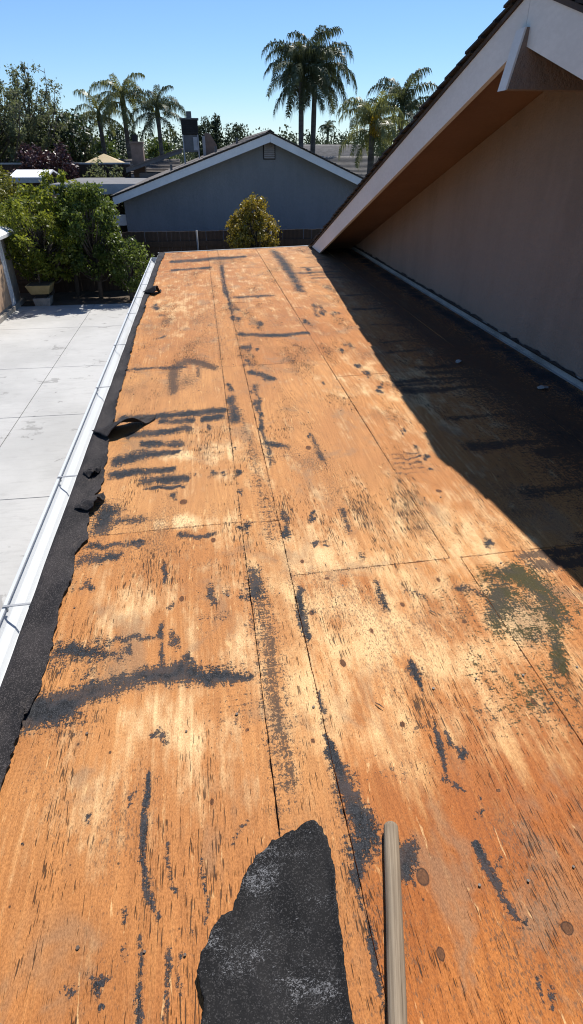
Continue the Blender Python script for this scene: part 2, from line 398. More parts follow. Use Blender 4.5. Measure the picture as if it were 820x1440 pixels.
m_treegreen = leaf_material('green_tree_leaf', (0.030, 0.052, 0.014), (0.105, 0.145, 0.035))
m_plum = leaf_material('plum_leaf', (0.030, 0.014, 0.018), (0.085, 0.040, 0.050), trans=0.2)
m_palm = leaf_material('palm_leaflet', (0.03, 0.044, 0.022), (0.13, 0.15, 0.075), sheen=0.3, trans=0.3, rough=0.5)
m_palm2 = leaf_material('pale_palm_leaflet', (0.06, 0.075, 0.028), (0.24, 0.25, 0.09), trans=0.4)
m_gold = leaf_material('golden_fruit', (0.30, 0.18, 0.012), (0.55, 0.36, 0.03))
m_far = leaf_material('far_foliage', (0.030, 0.042, 0.028), (0.080, 0.100, 0.062), sheen=0.05, trans=0.2, rough=0.8)
m_bark = pmat('grey_bark', (0.055, 0.045, 0.037), (0.12, 0.10, 0.082), (12, 12, 2), 0.9, 0.6, 0.03)
m_palmbark = pmat('palm_bark', (0.07, 0.06, 0.052), (0.15, 0.13, 0.115), (3, 3, 9), 0.9, 0.5, 0.03)
m_handle = None
def handle_material():
    k = NT('worn_handle_wood')
    s = k.noise((130, 130, 3.5), 5, 0.68); b = k.noise((8, 8, 3), 4, 0.6, loc=(2, 2, 2))
    c = k.mix(k.sm(s, 0.35, 0.68), (0.19, 0.145, 0.10), (0.32, 0.255, 0.18))
    c = k.mix(k.sm(b, 0.5, 0.72, 0, 0.55), c, (0.11, 0.09, 0.072))
    ck = k.noise((300, 300, 6), 2, 0.5, loc=(1, 1, 1))
    c = k.mix(k.sm(ck, 0.66, 0.72, 0, 0.8), c, (0.05, 0.036, 0.025))
    return k.out(c, 0.85, k.bump(s, 0.6, 0.003), 0.1)
m_handle = handle_material()

# ------------------------------------------------------------------ ground and patio
me = grid_mesh('ground', np.stack(np.meshgrid(np.linspace(-1500, 1500, 31), np.linspace(-1200, 2200, 35)) + [np.full((35, 31), GROUND - 0.06)], -1), smooth=False)
tag(link('ground', me, m_ground), kind='structure')
patio = empty('patio'); tag(patio, kind='structure')
mb = MB().box(-6.4, -0.35, -3.0, 19.0, GROUND - 0.055, GROUND - 0.03); base = mb.build('patio_bed', m_soil, patio)
xj = [-6.35, -3.43, -0.45]; yj = [-2.95, -1.6, 1.3, 4.18, 7.05, 9.98, 12.78, 16.2, 18.95]
for i in range(2):
    for j in range(len(yj) - 1):
        MB().box(xj[i] + 0.006, xj[i + 1] - 0.006, yj[j] + 0.006, yj[j + 1] - 0.006, GROUND - 0.09, GROUND).build('concrete_slab', m_conc, patio, bevel=0.006)
me = grid_mesh('planting_bed', np.stack([np.tile(np.linspace(-14, 12, 60), (14, 1)), np.tile(np.linspace(19.0, 23, 14)[:, None], (1, 60)), GROUND - 0.02 + 0.04 * rng.random((14, 60))], -1))
tag(link('planting_bed', me, m_soil), kind='structure')

# ------------------------------------------------------------------ the low roof
X0, X1, YE, YB = -0.80, 2.70, 11.72, -2.6
STAINS_SHADE = [
(0,1.0,[(-0.653,3.815,0.025,0.064),(-0.633,3.811,0.025,0.051),(-0.213,3.828,0.025,0.052),(0.062,3.838,0.02,0.053)]),
(0,1.0,[(0.128,4.033,0.036,0.072),(0.132,3.656,0.043,0.074)]),
(0,1.0,[(-0.385,3.711,0.019,0.05),(-0.163,3.691,0.019,0.049)]),
(0,1.0,[(-0.085,3.7,0.019,0.05),(0.038,3.725,0.024,0.05)]),
(0,1.0,[(-0.576,3.516,0.019,0.045),(-0.508,3.524,0.019,0.046),(-0.185,3.552,0.019,0.047)]),
(0,0.835650088231342,[(-0.042,3.529,0.013,0.029)]),
(0,1.002587013058771,[(-0.055,3.572,0.008,0.018)]),
(0,0.9653302714680003,[(-0.044,3.541,0.015,0.034)]),
(0,1.0264932453823308,[(-0.052,3.583,0.009,0.022)]),
(0,1.0,[(-0.478,3.378,0.018,0.043),(-0.237,3.351,0.018,0.042)]),
(0,1.0,[(-0.601,3.172,0.043,0.067),(-0.462,3.222,0.035,0.06),(-0.256,3.222,0.017,0.04)]),
(0,1.0,[(-0.609,2.994,0.024,0.044),(-0.262,2.998,0.016,0.036)]),
(0,1.0,[(-0.424,2.883,0.032,0.05),(-0.178,2.87,0.02,0.042)]),
(0,0.9717363760233855,[(-0.04,2.91,0.007,0.014)]),
(0,0.8046510750780007,[(-0.059,2.856,0.01,0.018)]),
(0,0.8227444972646458,[(-0.036,2.876,0.007,0.014)]),
(0,0.9058016530635234,[(-0.034,2.906,0.015,0.03)]),
(0,0.8408810320797454,[(0.022,2.865,0.008,0.015)]),
(0,1.0039244120635145,[(0.012,2.901,0.013,0.025)]),
(0,0.9191920612180539,[(0.026,2.866,0.01,0.02)]),
(0,1.0418647207168237,[(0.009,2.86,0.01,0.019)]),
(0,0.8907821392009627,[(0.115,2.893,0.015,0.03)]),
(0,0.8587431068257105,[(0.117,2.912,0.013,0.025)]),
(0,0.9250030308578321,[(0.107,2.861,0.01,0.019)]),
(0,0.9297493260833266,[(0.122,2.886,0.007,0.014)]),
(0,0.9929796442525245,[(-0.129,2.892,0.006,0.013)]),
(0,0.9739738849434759,[(-0.125,2.903,0.005,0.011)]),
(0,0.9592324091603539,[(-0.133,2.895,0.005,0.01)]),
(0,0.8704739493422784,[(-0.128,2.902,0.005,0.011)]),
(0,1.0,[(-0.418,2.801,0.012,0.016),(-0.208,2.778,0.012,0.016)]),
(0,1.0389729693318315,[(-0.247,2.656,0.01,0.023)]),
(0,0.8473080701500886,[(-0.249,2.666,0.008,0.018)]),
(0,0.8670635121231021,[(-0.251,2.696,0.013,0.029)]),
(0,0.8021574636947487,[(-0.273,2.68,0.013,0.029)]),
(0,0.85,[(-0.593,2.589,0.073,0.099),(-0.602,2.444,0.063,0.065)]),
(0,0.62,[(-0.527,2.476,0.089,0.053),(-0.406,2.5,0.043,0.034)]),
(0,1.04962378395081,[(0.109,2.276,0.008,0.015)]),
(0,0.99685053391119,[(0.084,2.335,0.013,0.024)]),
(0,0.931809269082177,[(0.115,2.337,0.016,0.03)]),
(0,1.0366693531066757,[(0.114,2.335,0.012,0.023)]),
(0,1.0,[(-0.213,2.306,0.017,0.024),(-0.047,2.288,0.017,0.018)]),
(0,1.018292400326573,[(-0.42,2.285,0.014,0.025)]),
(0,0.9739928488528329,[(-0.386,2.264,0.009,0.015)]),
(0,0.863735399448345,[(-0.418,2.285,0.013,0.022)]),
(0,1.0216092557941214,[(-0.399,2.291,0.012,0.022)]),
(0,0.8,[(-0.553,2.278,0.02,0.024),(-0.454,2.272,0.02,0.024)]),
(0,0.9926259175424439,[(0.315,4.281,0.014,0.047)]),
(0,0.9884720783960437,[(0.33,4.192,0.016,0.051)]),
(0,0.9739783736960846,[(0.323,4.252,0.018,0.06)]),
(0,0.8475116504843538,[(0.336,4.292,0.019,0.062)]),
(0,0.928656188152084,[(0.319,4.102,0.02,0.067)]),
(0,0.9762461849762109,[(0.319,3.933,0.022,0.069)]),
(0,0.783344777850005,[(0.327,4.029,0.017,0.056)]),
(0,0.9236642268900708,[(0.287,3.932,0.015,0.047)]),
(0,0.8868855418433482,[(0.325,3.835,0.019,0.061)]),
(0,0.8566345488801058,[(0.306,3.813,0.021,0.068)]),
(0,0.7815026530151838,[(0.329,3.83,0.016,0.051)]),
(0,0.9166058752225344,[(0.318,3.707,0.015,0.048)]),
(0,0.8758579180796483,[(0.301,3.539,0.015,0.05)]),
(0,0.8410504507908738,[(0.286,3.46,0.01,0.034)]),
(0,0.7618345495046764,[(0.289,3.424,0.008,0.028)]),
(0,0.8627079434716164,[(0.296,3.517,0.01,0.033)]),
(0,0.9257973598984797,[(0.318,2.996,0.01,0.036)]),
(0,0.9601833649738127,[(0.292,2.984,0.01,0.034)]),
(0,0.9575216266394895,[(0.288,2.945,0.011,0.036)]),
(0,0.8538814224588481,[(0.294,2.958,0.01,0.035)]),
(0,0.8915468988230303,[(0.309,2.349,0.016,0.032)]),
(0,0.8365378413467002,[(0.294,2.376,0.017,0.033)]),
(0,0.7922790904961842,[(0.3,2.418,0.015,0.029)]),
(0,0.7709037268117725,[(0.312,2.422,0.012,0.023)]),
(0,0.9022127399009836,[(0.429,2.336,0.012,0.02)]),
(0,0.8362297114185706,[(0.451,2.334,0.009,0.015)]),
(0,0.9045194194210381,[(0.443,2.339,0.007,0.011)]),
(0,0.8225097103842536,[(0.437,2.353,0.012,0.02)]),
(0,0.8548935047238687,[(0.283,2.214,0.01,0.034)]),
(0,0.8204847926724153,[(0.278,2.239,0.013,0.047)]),
(0,0.9584064076474919,[(0.295,2.256,0.015,0.052)]),
(0,0.9344790600971955,[(0.302,2.214,0.014,0.048)]),
(0,0.9578463023510515,[(0.422,2.114,0.011,0.012)]),
(0,0.8332483686701236,[(0.469,2.149,0.011,0.011)]),
(0,0.930009468529771,[(0.43,2.149,0.008,0.009)]),
(0,0.8340909762100437,[(0.431,2.147,0.011,0.012)]),
(0,0.9226860345216935,[(0.589,3.303,0.008,0.026)]),
(0,0.9147303339844359,[(0.581,3.274,0.006,0.02)]),
(0,0.870981607228709,[(0.581,3.267,0.008,0.024)]),
(0,0.8827061212561348,[(0.58,3.282,0.007,0.022)]),
(0,0.8767421651431521,[(0.112,4.237,0.015,0.046)]),
(0,0.9220822135477756,[(0.132,4.228,0.016,0.05)]),
(0,0.9390442567657838,[(0.12,4.279,0.012,0.038)]),
(0,0.7856839955261131,[(0.11,4.359,0.016,0.052)]),
(0,0.8192619299505599,[(0.096,3.278,0.005,0.013)]),
(0,0.9893434634608025,[(0.114,3.233,0.006,0.013)]),
(0,0.7666659790715706,[(0.114,3.211,0.011,0.026)]),
(0,0.8090653090884694,[(0.122,3.241,0.006,0.015)]),
(0,0.8350332617389027,[(0.107,2.676,0.011,0.029)]),
(0,0.9862773724380742,[(0.095,2.673,0.007,0.019)]),
(0,0.8460291074682303,[(0.116,2.641,0.012,0.033)]),
(0,0.9189118453933556,[(0.124,2.668,0.007,0.02)]),
(0,1.0,[(0.294,3.226,0.022,0.051),(0.434,3.168,0.022,0.04)]),
(0,0.8,[(0.301,3.622,0.014,0.036),(0.298,2.981,0.017,0.036)]),
(0,0.9,[(-0.534,10.627,0.036,0.153),(0.166,10.715,0.048,0.195),(0.711,10.782,0.036,0.119)]),
(0,0.85,[(-0.505,9.778,0.034,0.098),(0.087,9.865,0.034,0.101)]),
(0,0.9,[(0.283,9.942,0.034,0.205),(0.239,7.839,0.027,0.133)]),
(0,0.85,[(0.271,8.156,0.024,0.119),(0.278,6.397,0.023,0.093)]),
(0,0.9041296335773374,[(0.3,6.865,0.012,0.042)]),
(0,0.8237741206884917,[(0.341,6.889,0.024,0.084)]),
(0,0.780796433408316,[(0.356,6.851,0.024,0.086)]),
(0,0.7890173751601001,[(0.324,6.888,0.021,0.074)]),
(0,0.860414050901174,[(0.33,6.457,0.019,0.073)]),
(0,0.8322498982093307,[(0.338,6.419,0.029,0.107)]),
(0,0.775749351616317,[(0.331,6.316,0.014,0.053)]),
(0,0.8230307148785352,[(0.32,6.334,0.022,0.08)]),
(0,0.8119819248840838,[(0.523,5.995,0.017,0.06)]),
(0,0.8279448701631203,[(0.552,6.202,0.021,0.075)]),
(0,0.8164760812031173,[(0.536,6.154,0.016,0.057)]),
(0,0.8872364581803449,[(0.535,6.164,0.027,0.1)]),
(0,0.7529443207386078,[(0.339,5.244,0.022,0.065)]),
(0,0.9222480114524347,[(0.307,5.351,0.027,0.082)]),
(0,0.8368002725434703,[(0.363,5.359,0.033,0.101)]),
(0,0.7811374351457366,[(0.377,5.34,0.02,0.06)]),
(0,0.8461339914724686,[(0.448,5.288,0.017,0.047)]),
(0,0.8261002834104977,[(0.433,5.239,0.02,0.057)]),
(0,0.9088440688192068,[(0.43,5.273,0.015,0.041)]),
(0,0.8513595488639403,[(0.44,5.269,0.012,0.034)]),
(0,0.8177137111110079,[(0.316,4.832,0.025,0.069)]),
(0,0.9176716139552679,[(0.262,4.806,0.019,0.051)]),
(0,0.770846403291062,[(0.343,4.786,0.02,0.055)]),
(0,0.7956020053119017,[(0.305,4.923,0.029,0.08)]),
(0,0.7628793659818546,[(0.107,4.378,0.012,0.039)]),
(0,0.927337383217317,[(0.112,4.366,0.011,0.035)]),
(0,0.9505853868446416,[(0.125,4.295,0.011,0.036)]),
(0,0.9452193097544574,[(0.11,4.262,0.009,0.029)]),
(0,0.7793898919742267,[(0.314,4.261,0.023,0.067)]),
(0,0.9180203896983193,[(0.327,4.225,0.023,0.065)]),
(0,0.7609741944118008,[(0.306,4.169,0.014,0.039)]),
(0,0.9290295111590963,[(0.284,4.185,0.019,0.053)]),
(0,0.849631388383636,[(1.583,9.229,0.038,0.128)]),
(0,0.9476652896958521,[(1.575,9.208,0.03,0.102)]),
(0,0.9421573542226315,[(1.546,8.907,0.033,0.11)]),
(0,0.8216854115832664,[(1.543,8.906,0.034,0.112)]),
(0,0.8573820625535004,[(1.193,6.409,0.028,0.105)]),
(0,0.8296962008802018,[(1.304,6.552,0.024,0.092)]),
(0,0.914718449967481,[(1.267,6.47,0.026,0.101)]),
(0,0.8195555403623859,[(1.27,6.432,0.024,0.092)]),
(0,0.7457790504724325,[(1.386,6.464,0.018,0.051)]),
(0,0.7668444093980845,[(1.37,6.362,0.029,0.082)]),
(0,0.9261227466492169,[(1.421,6.443,0.029,0.083)]),
(0,0.828586312550948,[(1.456,6.424,0.027,0.078)]),
(0,0.8972550584600923,[(1.017,6.108,0.019,0.062)]),
(0,0.8016447689939401,[(1.047,6.065,0.02,0.065)]),
(0,0.740764459761023,[(1.04,6.183,0.021,0.068)]),
(0,0.8487138369943111,[(1.037,6.199,0.019,0.062)]),
(0,0.8599227388095263,[(-0.539,6.854,0.017,0.042)]),
(0,0.8046981335537708,[(-0.488,6.79,0.019,0.044)]),
(0,0.7492454274682226,[(-0.536,6.798,0.024,0.056)]),
(0,0.8984910467525626,[(-0.494,6.828,0.016,0.041)]),
(0,0.7511635946349342,[(-0.495,5.839,0.01,0.031)]),
(0,0.8922239657961366,[(-0.48,5.851,0.01,0.032)]),
(0,0.9456314885167395,[(-0.464,5.892,0.018,0.047)]),
(0,0.9386732708699369,[(-0.498,5.84,0.011,0.031)]),
(0,0.7864435186300093,[(-0.621,7.356,0.027,0.084)]),
(0,0.9421414997712162,[(-0.653,7.295,0.016,0.048)]),
(0,0.8436173043458695,[(-0.611,7.235,0.031,0.097)]),
(0,0.9304983025754066,[(-0.589,7.153,0.028,0.086)]),
(0,0.8444638978910404,[(0.629,7.493,0.011,0.059)]),
(0,0.8306049303491687,[(0.614,7.49,0.011,0.05)]),
(0,0.963213306146489,[(0.627,7.464,0.01,0.049)]),
(0,0.8260766514903141,[(0.622,7.445,0.01,0.059)]),
(0,0.8855196125000957,[(0.867,4.235,0.007,0.019)]),
(0,0.7744050752695887,[(0.856,4.265,0.007,0.023)]),
(0,0.789624538023219,[(0.87,4.289,0.007,0.019)]),
(0,0.7726206450022282,[(0.858,4.239,0.007,0.024)]),
(0,0.8954977191035339,[(1.305,6.714,0.015,0.059)]),
(0,0.8499663341823583,[(1.217,6.621,0.023,0.089)]),
(0,0.8622895455713173,[(1.255,6.834,0.03,0.119)]),
(0,0.7541828948882323,[(1.318,6.823,0.018,0.072)]),
(0,1.0,[(0.294,5.811,0.028,0.066),(0.715,5.658,0.028,0.064),(0.965,5.705,0.021,0.052)]),
(0,1.0,[(0.328,4.591,0.041,0.071),(0.469,4.419,0.039,0.05)]),
(0,0.85,[(1.281,11.28,0.076,0.174),(1.291,9.773,0.089,0.268),(1.264,8.713,0.07,0.218),(1.228,7.752,0.063,0.133)]),
(0,0.75,[(0.351,7.547,0.044,0.083),(0.848,7.543,0.035,0.063)]),
(1,1.0,[(-0.309,4.919,0.037,0.118),(-0.22,5.039,0.05,0.103),(-0.089,4.969,0.037,0.08),(0.024,4.807,0.036,0.076)]),
(1,0.9,[(-0.312,4.823,0.054,0.114),(-0.313,4.307,0.038,0.095)]),
(1,0.8,[(-0.12,4.936,0.018,0.06),(-0.115,4.633,0.023,0.072)]),
(1,0.55,[(-0.196,4.528,0.125,0.311)]),
(1,0.75,[(1.605,7.836,0.073,0.272)]),
(1,0.5,[(-0.059,6.642,0.236,0.465)]),
(1,0.42,[(0.033,5.614,0.408,0.753)]),
(0,0.75,[(-0.742,4.918,0.018,0.039),(-0.229,4.882,0.024,0.039)]),
(0,0.9686082155732537,[(0.431,2.342,0.008,0.012)]),
(0,0.957488309805128,[(0.447,2.392,0.013,0.019)]),
(0,0.9648403209615979,[(0.433,2.371,0.008,0.012)]),
(0,0.7619715047741514,[(0.422,2.346,0.008,0.012)]),
(0,0.8093092587860435,[(0.434,2.141,0.016,0.017)]),
(0,0.8872849708330898,[(0.47,2.107,0.013,0.013)]),
(0,0.948570415424676,[(0.436,2.141,0.009,0.01)]),
(0,0.9880284363033985,[(0.428,2.14,0.018,0.019)]),
(0,0.9711789051489569,[(1.185,3.257,0.006,0.019)]),
(0,0.9162734774417426,[(1.21,3.266,0.007,0.022)]),
(0,0.9686805216335173,[(1.187,3.209,0.006,0.019)]),
(0,0.985520631794019,[(1.21,3.238,0.008,0.025)]),
(0,0.8249489076226608,[(1.23,2.881,0.015,0.03)]),
(0,0.9424652779942024,[(1.221,2.87,0.013,0.026)]),
(0,0.7617284940932965,[(1.186,2.891,0.011,0.022)]),
(0,0.9649913264166493,[(1.211,2.838,0.009,0.017)]),
(0,0.9154455184700127,[(1.192,2.719,0.01,0.02)]),
(0,0.7972859203767447,[(1.18,2.71,0.008,0.018)]),
(0,0.9562508043769653,[(1.2,2.714,0.007,0.015)]),
(0,0.7711720408355108,[(1.189,2.717,0.006,0.013)]),
(0,0.8343097025319903,[(1.196,2.997,0.01,0.023)]),
(0,0.7757173486296222,[(1.197,3.013,0.009,0.021)]),
(0,0.7613988907495219,[(1.193,2.958,0.005,0.012)]),
(0,0.8416234483748883,[(1.199,3.002,0.008,0.017)]),
(0,0.7741694371466498,[(0.601,2.003,0.006,0.011)]),
(0,0.9934630768502948,[(0.612,1.975,0.006,0.012)]),
(0,0.7858462822042114,[(0.612,2.004,0.011,0.02)]),
(0,0.79409281917018,[(0.603,1.976,0.012,0.022)]),
(0,0.8099601689420854,[(1.21,2.006,0.014,0.029)]),
(0,0.7792317525410944,[(1.213,2.005,0.016,0.032)]),
(0,0.7925488512323581,[(1.187,1.976,0.014,0.028)]),
(0,0.8041620902191754,[(1.195,1.979,0.009,0.017)]),
(0,0.7747259040303676,[(1.257,5.215,0.017,0.052)]),
(0,0.9423548565630514,[(1.187,5.073,0.023,0.066)]),
(0,0.8601804196203634,[(1.301,5.191,0.027,0.082)]),
(0,0.7696699393582334,[(1.183,5.044,0.022,0.063)]),
(0,0.7742618553682253,[(1.226,4.557,0.018,0.047)]),
(0,0.8977532507185069,[(1.247,4.578,0.017,0.045)]),
(0,0.8973596932385468,[(1.22,4.575,0.015,0.038)]),
(0,0.899314316226434,[(1.222,4.603,0.014,0.036)]),
(0,0.9310175833193907,[(1.261,4.378,0.021,0.057)]),
(0,0.9326471167808379,[(1.236,4.353,0.012,0.033)]),
(0,0.9072020279075638,[(1.229,4.409,0.01,0.029)]),
(0,0.8615296152388747,[(1.227,4.301,0.011,0.031)]),
(0,0.8637540226347001,[(1.257,4.052,0.017,0.037)]),
(0,0.9939721974405143,[(1.268,4.062,0.016,0.035)]),
(0,0.9936808181683047,[(1.242,3.968,0.021,0.045)]),
(0,0.9853457224639296,[(1.3,4.097,0.014,0.03)]),
(0,0.68,[(0.597,2.392,0.018,0.033),(0.599,2.209,0.02,0.036)]),
(0,0.65,[(0.601,3.251,0.018,0.042),(0.609,2.959,0.021,0.045)]),
(0,0.8,[(0.624,1.789,0.012,0.018),(0.612,1.623,0.017,0.024)]),
(0,0.6,[(0.735,1.724,0.017,0.026),(0.803,1.65,0.017,0.025)]),
(0,0.8,[(0.932,1.717,0.029,0.03),(0.972,1.71,0.035,0.039),(1.019,1.657,0.028,0.029)]),
(0,0.5,[(0.998,2.94,0.012,0.018),(1.196,2.941,0.012,0.018)]),
(0,0.5,[(0.999,2.884,0.012,0.018),(1.183,2.876,0.012,0.018)]),
(0,0.5,[(1.0,2.829,0.012,0.017),(1.17,2.814,0.012,0.017)]),
(0,0.5,[(1.0,2.775,0.012,0.017),(1.158,2.754,0.012,0.017)]),
(0,0.5,[(1.001,2.723,0.012,0.016),(1.146,2.696,0.012,0.016)]),
(2,1.1,[(1.103,1.754,0.047,0.054),(1.219,1.763,0.071,0.068),(1.277,1.649,0.062,0.071)]),
(2,0.95,[(1.278,1.617,0.056,0.073),(1.237,1.468,0.048,0.065),(1.187,1.369,0.031,0.047),(1.121,1.226,0.017,0.035)]),
(2,1.1,[(1.106,1.66,0.062,0.075)]),
(2,1.0,[(1.063,1.588,0.055,0.071),(1.002,1.468,0.037,0.057)]),
(2,0.66,[(1.092,1.423,0.129,0.07)]),
(2,0.6,[(1.154,1.573,0.165,0.138)]),
(2,0.52,[(0.874,1.251,0.081,0.131)]),
(2,0.5,[(0.954,1.131,0.137,0.108)]),
(2,0.46,[(0.917,1.571,0.093,0.156)]),
(2,0.5,[(1.073,1.186,0.056,0.085)]),
(0,0.56444525295946,[(0.956,1.694,0.032,0.03)]),
(0,0.5785924434656398,[(1.004,1.709,0.025,0.024)]),
(0,0.5857405432942379,[(0.933,1.704,0.03,0.028)]),
(0,0.5017455723486134,[(0.991,1.703,0.034,0.031)]),
(0,1.0,[(0.29,1.819,0.012,0.018),(0.286,1.65,0.019,0.032),(0.288,1.528,0.013,0.018)]),
(0,1.0251906820452652,[(0.342,1.685,0.006,0.012)]),
(0,0.8074579801654151,[(0.321,1.658,0.005,0.011)]),
(0,0.8439646529958308,[(0.336,1.668,0.007,0.015)]),
(0,0.9673690377292389,[(0.343,1.682,0.005,0.01)]),
(0,1.0,[(0.617,1.342,0.01,0.013),(0.614,1.31,0.022,0.025),(0.615,1.225,0.005,0.006)]),
(0,0.9,[(0.273,1.281,0.007,0.009),(0.279,1.198,0.011,0.011)]),
(0,0.85,[(0.615,1.088,0.009,0.01),(0.603,1.013,0.015,0.016),(0.59,0.931,0.01,0.011)]),
(0,0.7772073954224056,[(0.666,0.982,0.011,0.014)]),
(0,0.6815447499242544,[(0.658,0.966,0.007,0.01)]),
(0,0.8114177864679487,[(0.669,0.972,0.01,0.013)]),
(0,0.658330789766524,[(0.679,0.981,0.012,0.016)]),
(0,0.75,[(0.654,1.055,0.007,0.007),(0.652,1.01,0.011,0.012)]),
(0,0.7,[(0.58,0.917,0.012,0.013),(0.618,0.871,0.01,0.01)]),
(0,1.1,[(0.271,1.109,0.007,0.008),(0.271,1.041,0.013,0.014),(0.283,0.957,0.022,0.024),(0.299,0.848,0.029,0.027),(0.305,0.77,0.037,0.029),(0.279,0.703,0.02,0.02)]),
(0,0.95,[(0.408,0.745,0.02,0.017),(0.39,0.664,0.019,0.016)]),
(0,0.85,[(0.273,0.687,0.007,0.006),(0.271,0.556,0.007,0.005),(0.263,0.42,0.006,0.005)]),
(0,0.78,[(0.591,0.716,0.007,0.007),(0.594,0.637,0.01,0.009),(0.606,0.576,0.012,0.01),(0.628,0.526,0.013,0.008)]),
(0,0.75,[(0.607,0.437,0.008,0.012),(0.593,0.394,0.007,0.006)]),
(0,0.6258157578848154,[(0.572,0.48,0.005,0.005)]),
(0,0.6468931687006935,[(0.57,0.479,0.004,0.003)]),
(0,0.6065414756306704,[(0.569,0.49,0.006,0.006)]),
(0,0.6179680262134918,[(0.564,0.478,0.005,0.005)]),
(0,0.7,[(0.626,0.414,0.008,0.006),(0.616,0.367,0.007,0.005)]),
(0,0.6677669045518821,[(0.648,0.824,0.002,0.01)]),
(0,0.7097252734736421,[(0.634,0.797,0.004,0.021)]),
(0,0.5860361929060799,[(0.659,0.835,0.004,0.018)]),
(0,0.6380887766361718,[(0.648,0.799,0.002,0.01)]),
(0,0.494918269552544,[(0.624,0.661,0.004,0.009)]),
(0,0.5733978236235171,[(0.62,0.664,0.005,0.01)]),
(0,0.6023060706520585,[(0.633,0.675,0.005,0.011)]),
(0,0.6266045993653605,[(0.624,0.658,0.004,0.007)]),
(0,1.0117223346908462,[(-0.271,1.204,0.009,0.011)]),
(0,0.9047972009712196,[(-0.246,1.175,0.012,0.014)]),
(0,0.8741983437400453,[(-0.26,1.212,0.016,0.019)]),
(0,0.8751722690234693,[(-0.251,1.196,0.01,0.011)]),
(0,0.95,[(-0.271,1.068,0.006,0.007),(-0.269,0.888,0.008,0.008),(-0.259,0.744,0.009,0.008),(-0.233,0.695,0.005,0.005)]),
(0,1.0,[(-0.269,0.66,0.005,0.004),(-0.272,0.556,0.008,0.007),(-0.271,0.482,0.009,0.007)]),
(0,0.95,[(-0.202,0.606,0.01,0.008),(-0.206,0.482,0.008,0.006)]),
(0,0.85,[(-0.17,0.608,0.005,0.004),(-0.177,0.527,0.006,0.005)]),
(0,0.8,[(-0.2,0.839,0.006,0.006),(-0.192,0.737,0.007,0.007)]),
(0,0.9242234178527748,[(-0.356,0.566,0.019,0.012)]),
(0,0.9425158672770099,[(-0.365,0.547,0.012,0.008)]),
(0,0.7862653924720521,[(-0.405,0.549,0.017,0.01)]),
(0,0.8741321969678914,[(-0.357,0.562,0.017,0.011)]),
(0,0.9040915496694861,[(-0.313,0.704,0.005,0.008)]),
(0,0.9699432920410607,[(-0.312,0.707,0.005,0.009)]),
(0,0.866225696927168,[(-0.312,0.69,0.005,0.009)]),
(0,0.8316701461927452,[(-0.31,0.705,0.003,0.006)]),
(0,0.8495173307478965,[(-0.299,0.616,0.003,0.008)]),
(0,0.8026299860534531,[(-0.312,0.626,0.005,0.013)]),
(0,0.9569766694841748,[(-0.303,0.629,0.005,0.012)]),
(0,0.8932863829162165,[(-0.307,0.619,0.003,0.008)]),
(0,0.9847290212647818,[(-0.346,0.517,0.006,0.007)]),
(0,0.9067822011608372,[(-0.342,0.516,0.004,0.005)]),
(0,0.8811649325616593,[(-0.35,0.522,0.006,0.007)]),
(0,0.9532723574861193,[(-0.351,0.516,0.005,0.006)]),
(0,0.8435913532506129,[(-0.6,0.902,0.006,0.007)]),
(0,0.9281799464112284,[(-0.602,0.905,0.006,0.007)]),
(0,0.8916201915638708,[(-0.595,0.895,0.004,0.004)]),
(0,0.879641136871335,[(-0.59,0.898,0.004,0.004)]),
(0,1.0246300416116523,[(-0.431,0.957,0.004,0.004)]),
(0,0.8216798110970709,[(-0.437,0.954,0.006,0.008)]),
(0,0.9066768200705864,[(-0.429,0.942,0.004,0.005)]),
(0,1.0098462631778373,[(-0.439,0.961,0.007,0.009)]),
(0,0.8,[(-0.127,0.81,0.005,0.005),(-0.125,0.645,0.005,0.004)]),
(0,0.7623663444834881,[(-0.315,1.009,0.004,0.008)]),
(0,0.7715313597383546,[(-0.318,1.005,0.004,0.007)]),
(0,0.725978951271651,[(-0.316,0.998,0.005,0.009)]),
(0,0.7391945786297479,[(-0.305,1.017,0.005,0.009)]),
(0,0.6881673105447236,[(-0.316,0.973,0.003,0.008)]),
(0,0.8254665531670821,[(-0.317,0.971,0.003,0.006)]),
(0,0.8049260197049165,[(-0.314,0.968,0.005,0.01)]),
(0,0.6642552160581502,[(-0.312,0.952,0.004,0.008)]),
(0,0.6198054612763979,[(-0.249,0.908,0.008,0.012)]),
(0,0.5614942194920118,[(-0.249,0.915,0.004,0.006)]),
(0,0.7184939290920607,[(-0.258,0.899,0.004,0.007)]),
(0,0.7125068682256462,[(-0.267,0.892,0.007,0.011)]),
(0,0.6,[(-0.035,0.823,0.015,0.007),(0.005,0.855,0.011,0.008)]),
(0,0.5825572899530457,[(-0.147,0.642,0.007,0.007)]),
(0,0.48065836700098213,[(-0.165,0.642,0.007,0.007)]),
(0,0.530861575857811,[(-0.154,0.649,0.005,0.005)]),
(0,0.4845116476203345,[(-0.159,0.647,0.005,0.006)]),
(0,1.15,[(-0.708,1.341,0.056,0.065),(-0.663,1.342,0.047,0.059),(-0.577,1.354,0.047,0.057),(-0.47,1.403,0.044,0.047),(-0.359,1.441,0.04,0.036),(-0.238,1.434,0.04,0.039),(-0.141,1.431,0.04,0.043),(-0.045,1.393,0.039,0.026),(0.047,1.387,0.02,0.016)]),
(0,0.7244495644761861,[(-0.181,1.495,0.012,0.017)]),
(0,0.884386265960433,[(-0.166,1.488,0.014,0.019)]),
(0,0.9023931291517,[(-0.163,1.487,0.013,0.018)]),
(0,0.9288833426459719,[(-0.172,1.498,0.016,0.022)]),
(0,0.78,[(-0.652,1.619,0.042,0.052),(-0.495,1.579,0.052,0.036),(-0.422,1.549,0.031,0.029)]),
(0,0.68,[(-0.502,1.631,0.027,0.023),(-0.297,1.634,0.022,0.015)]),
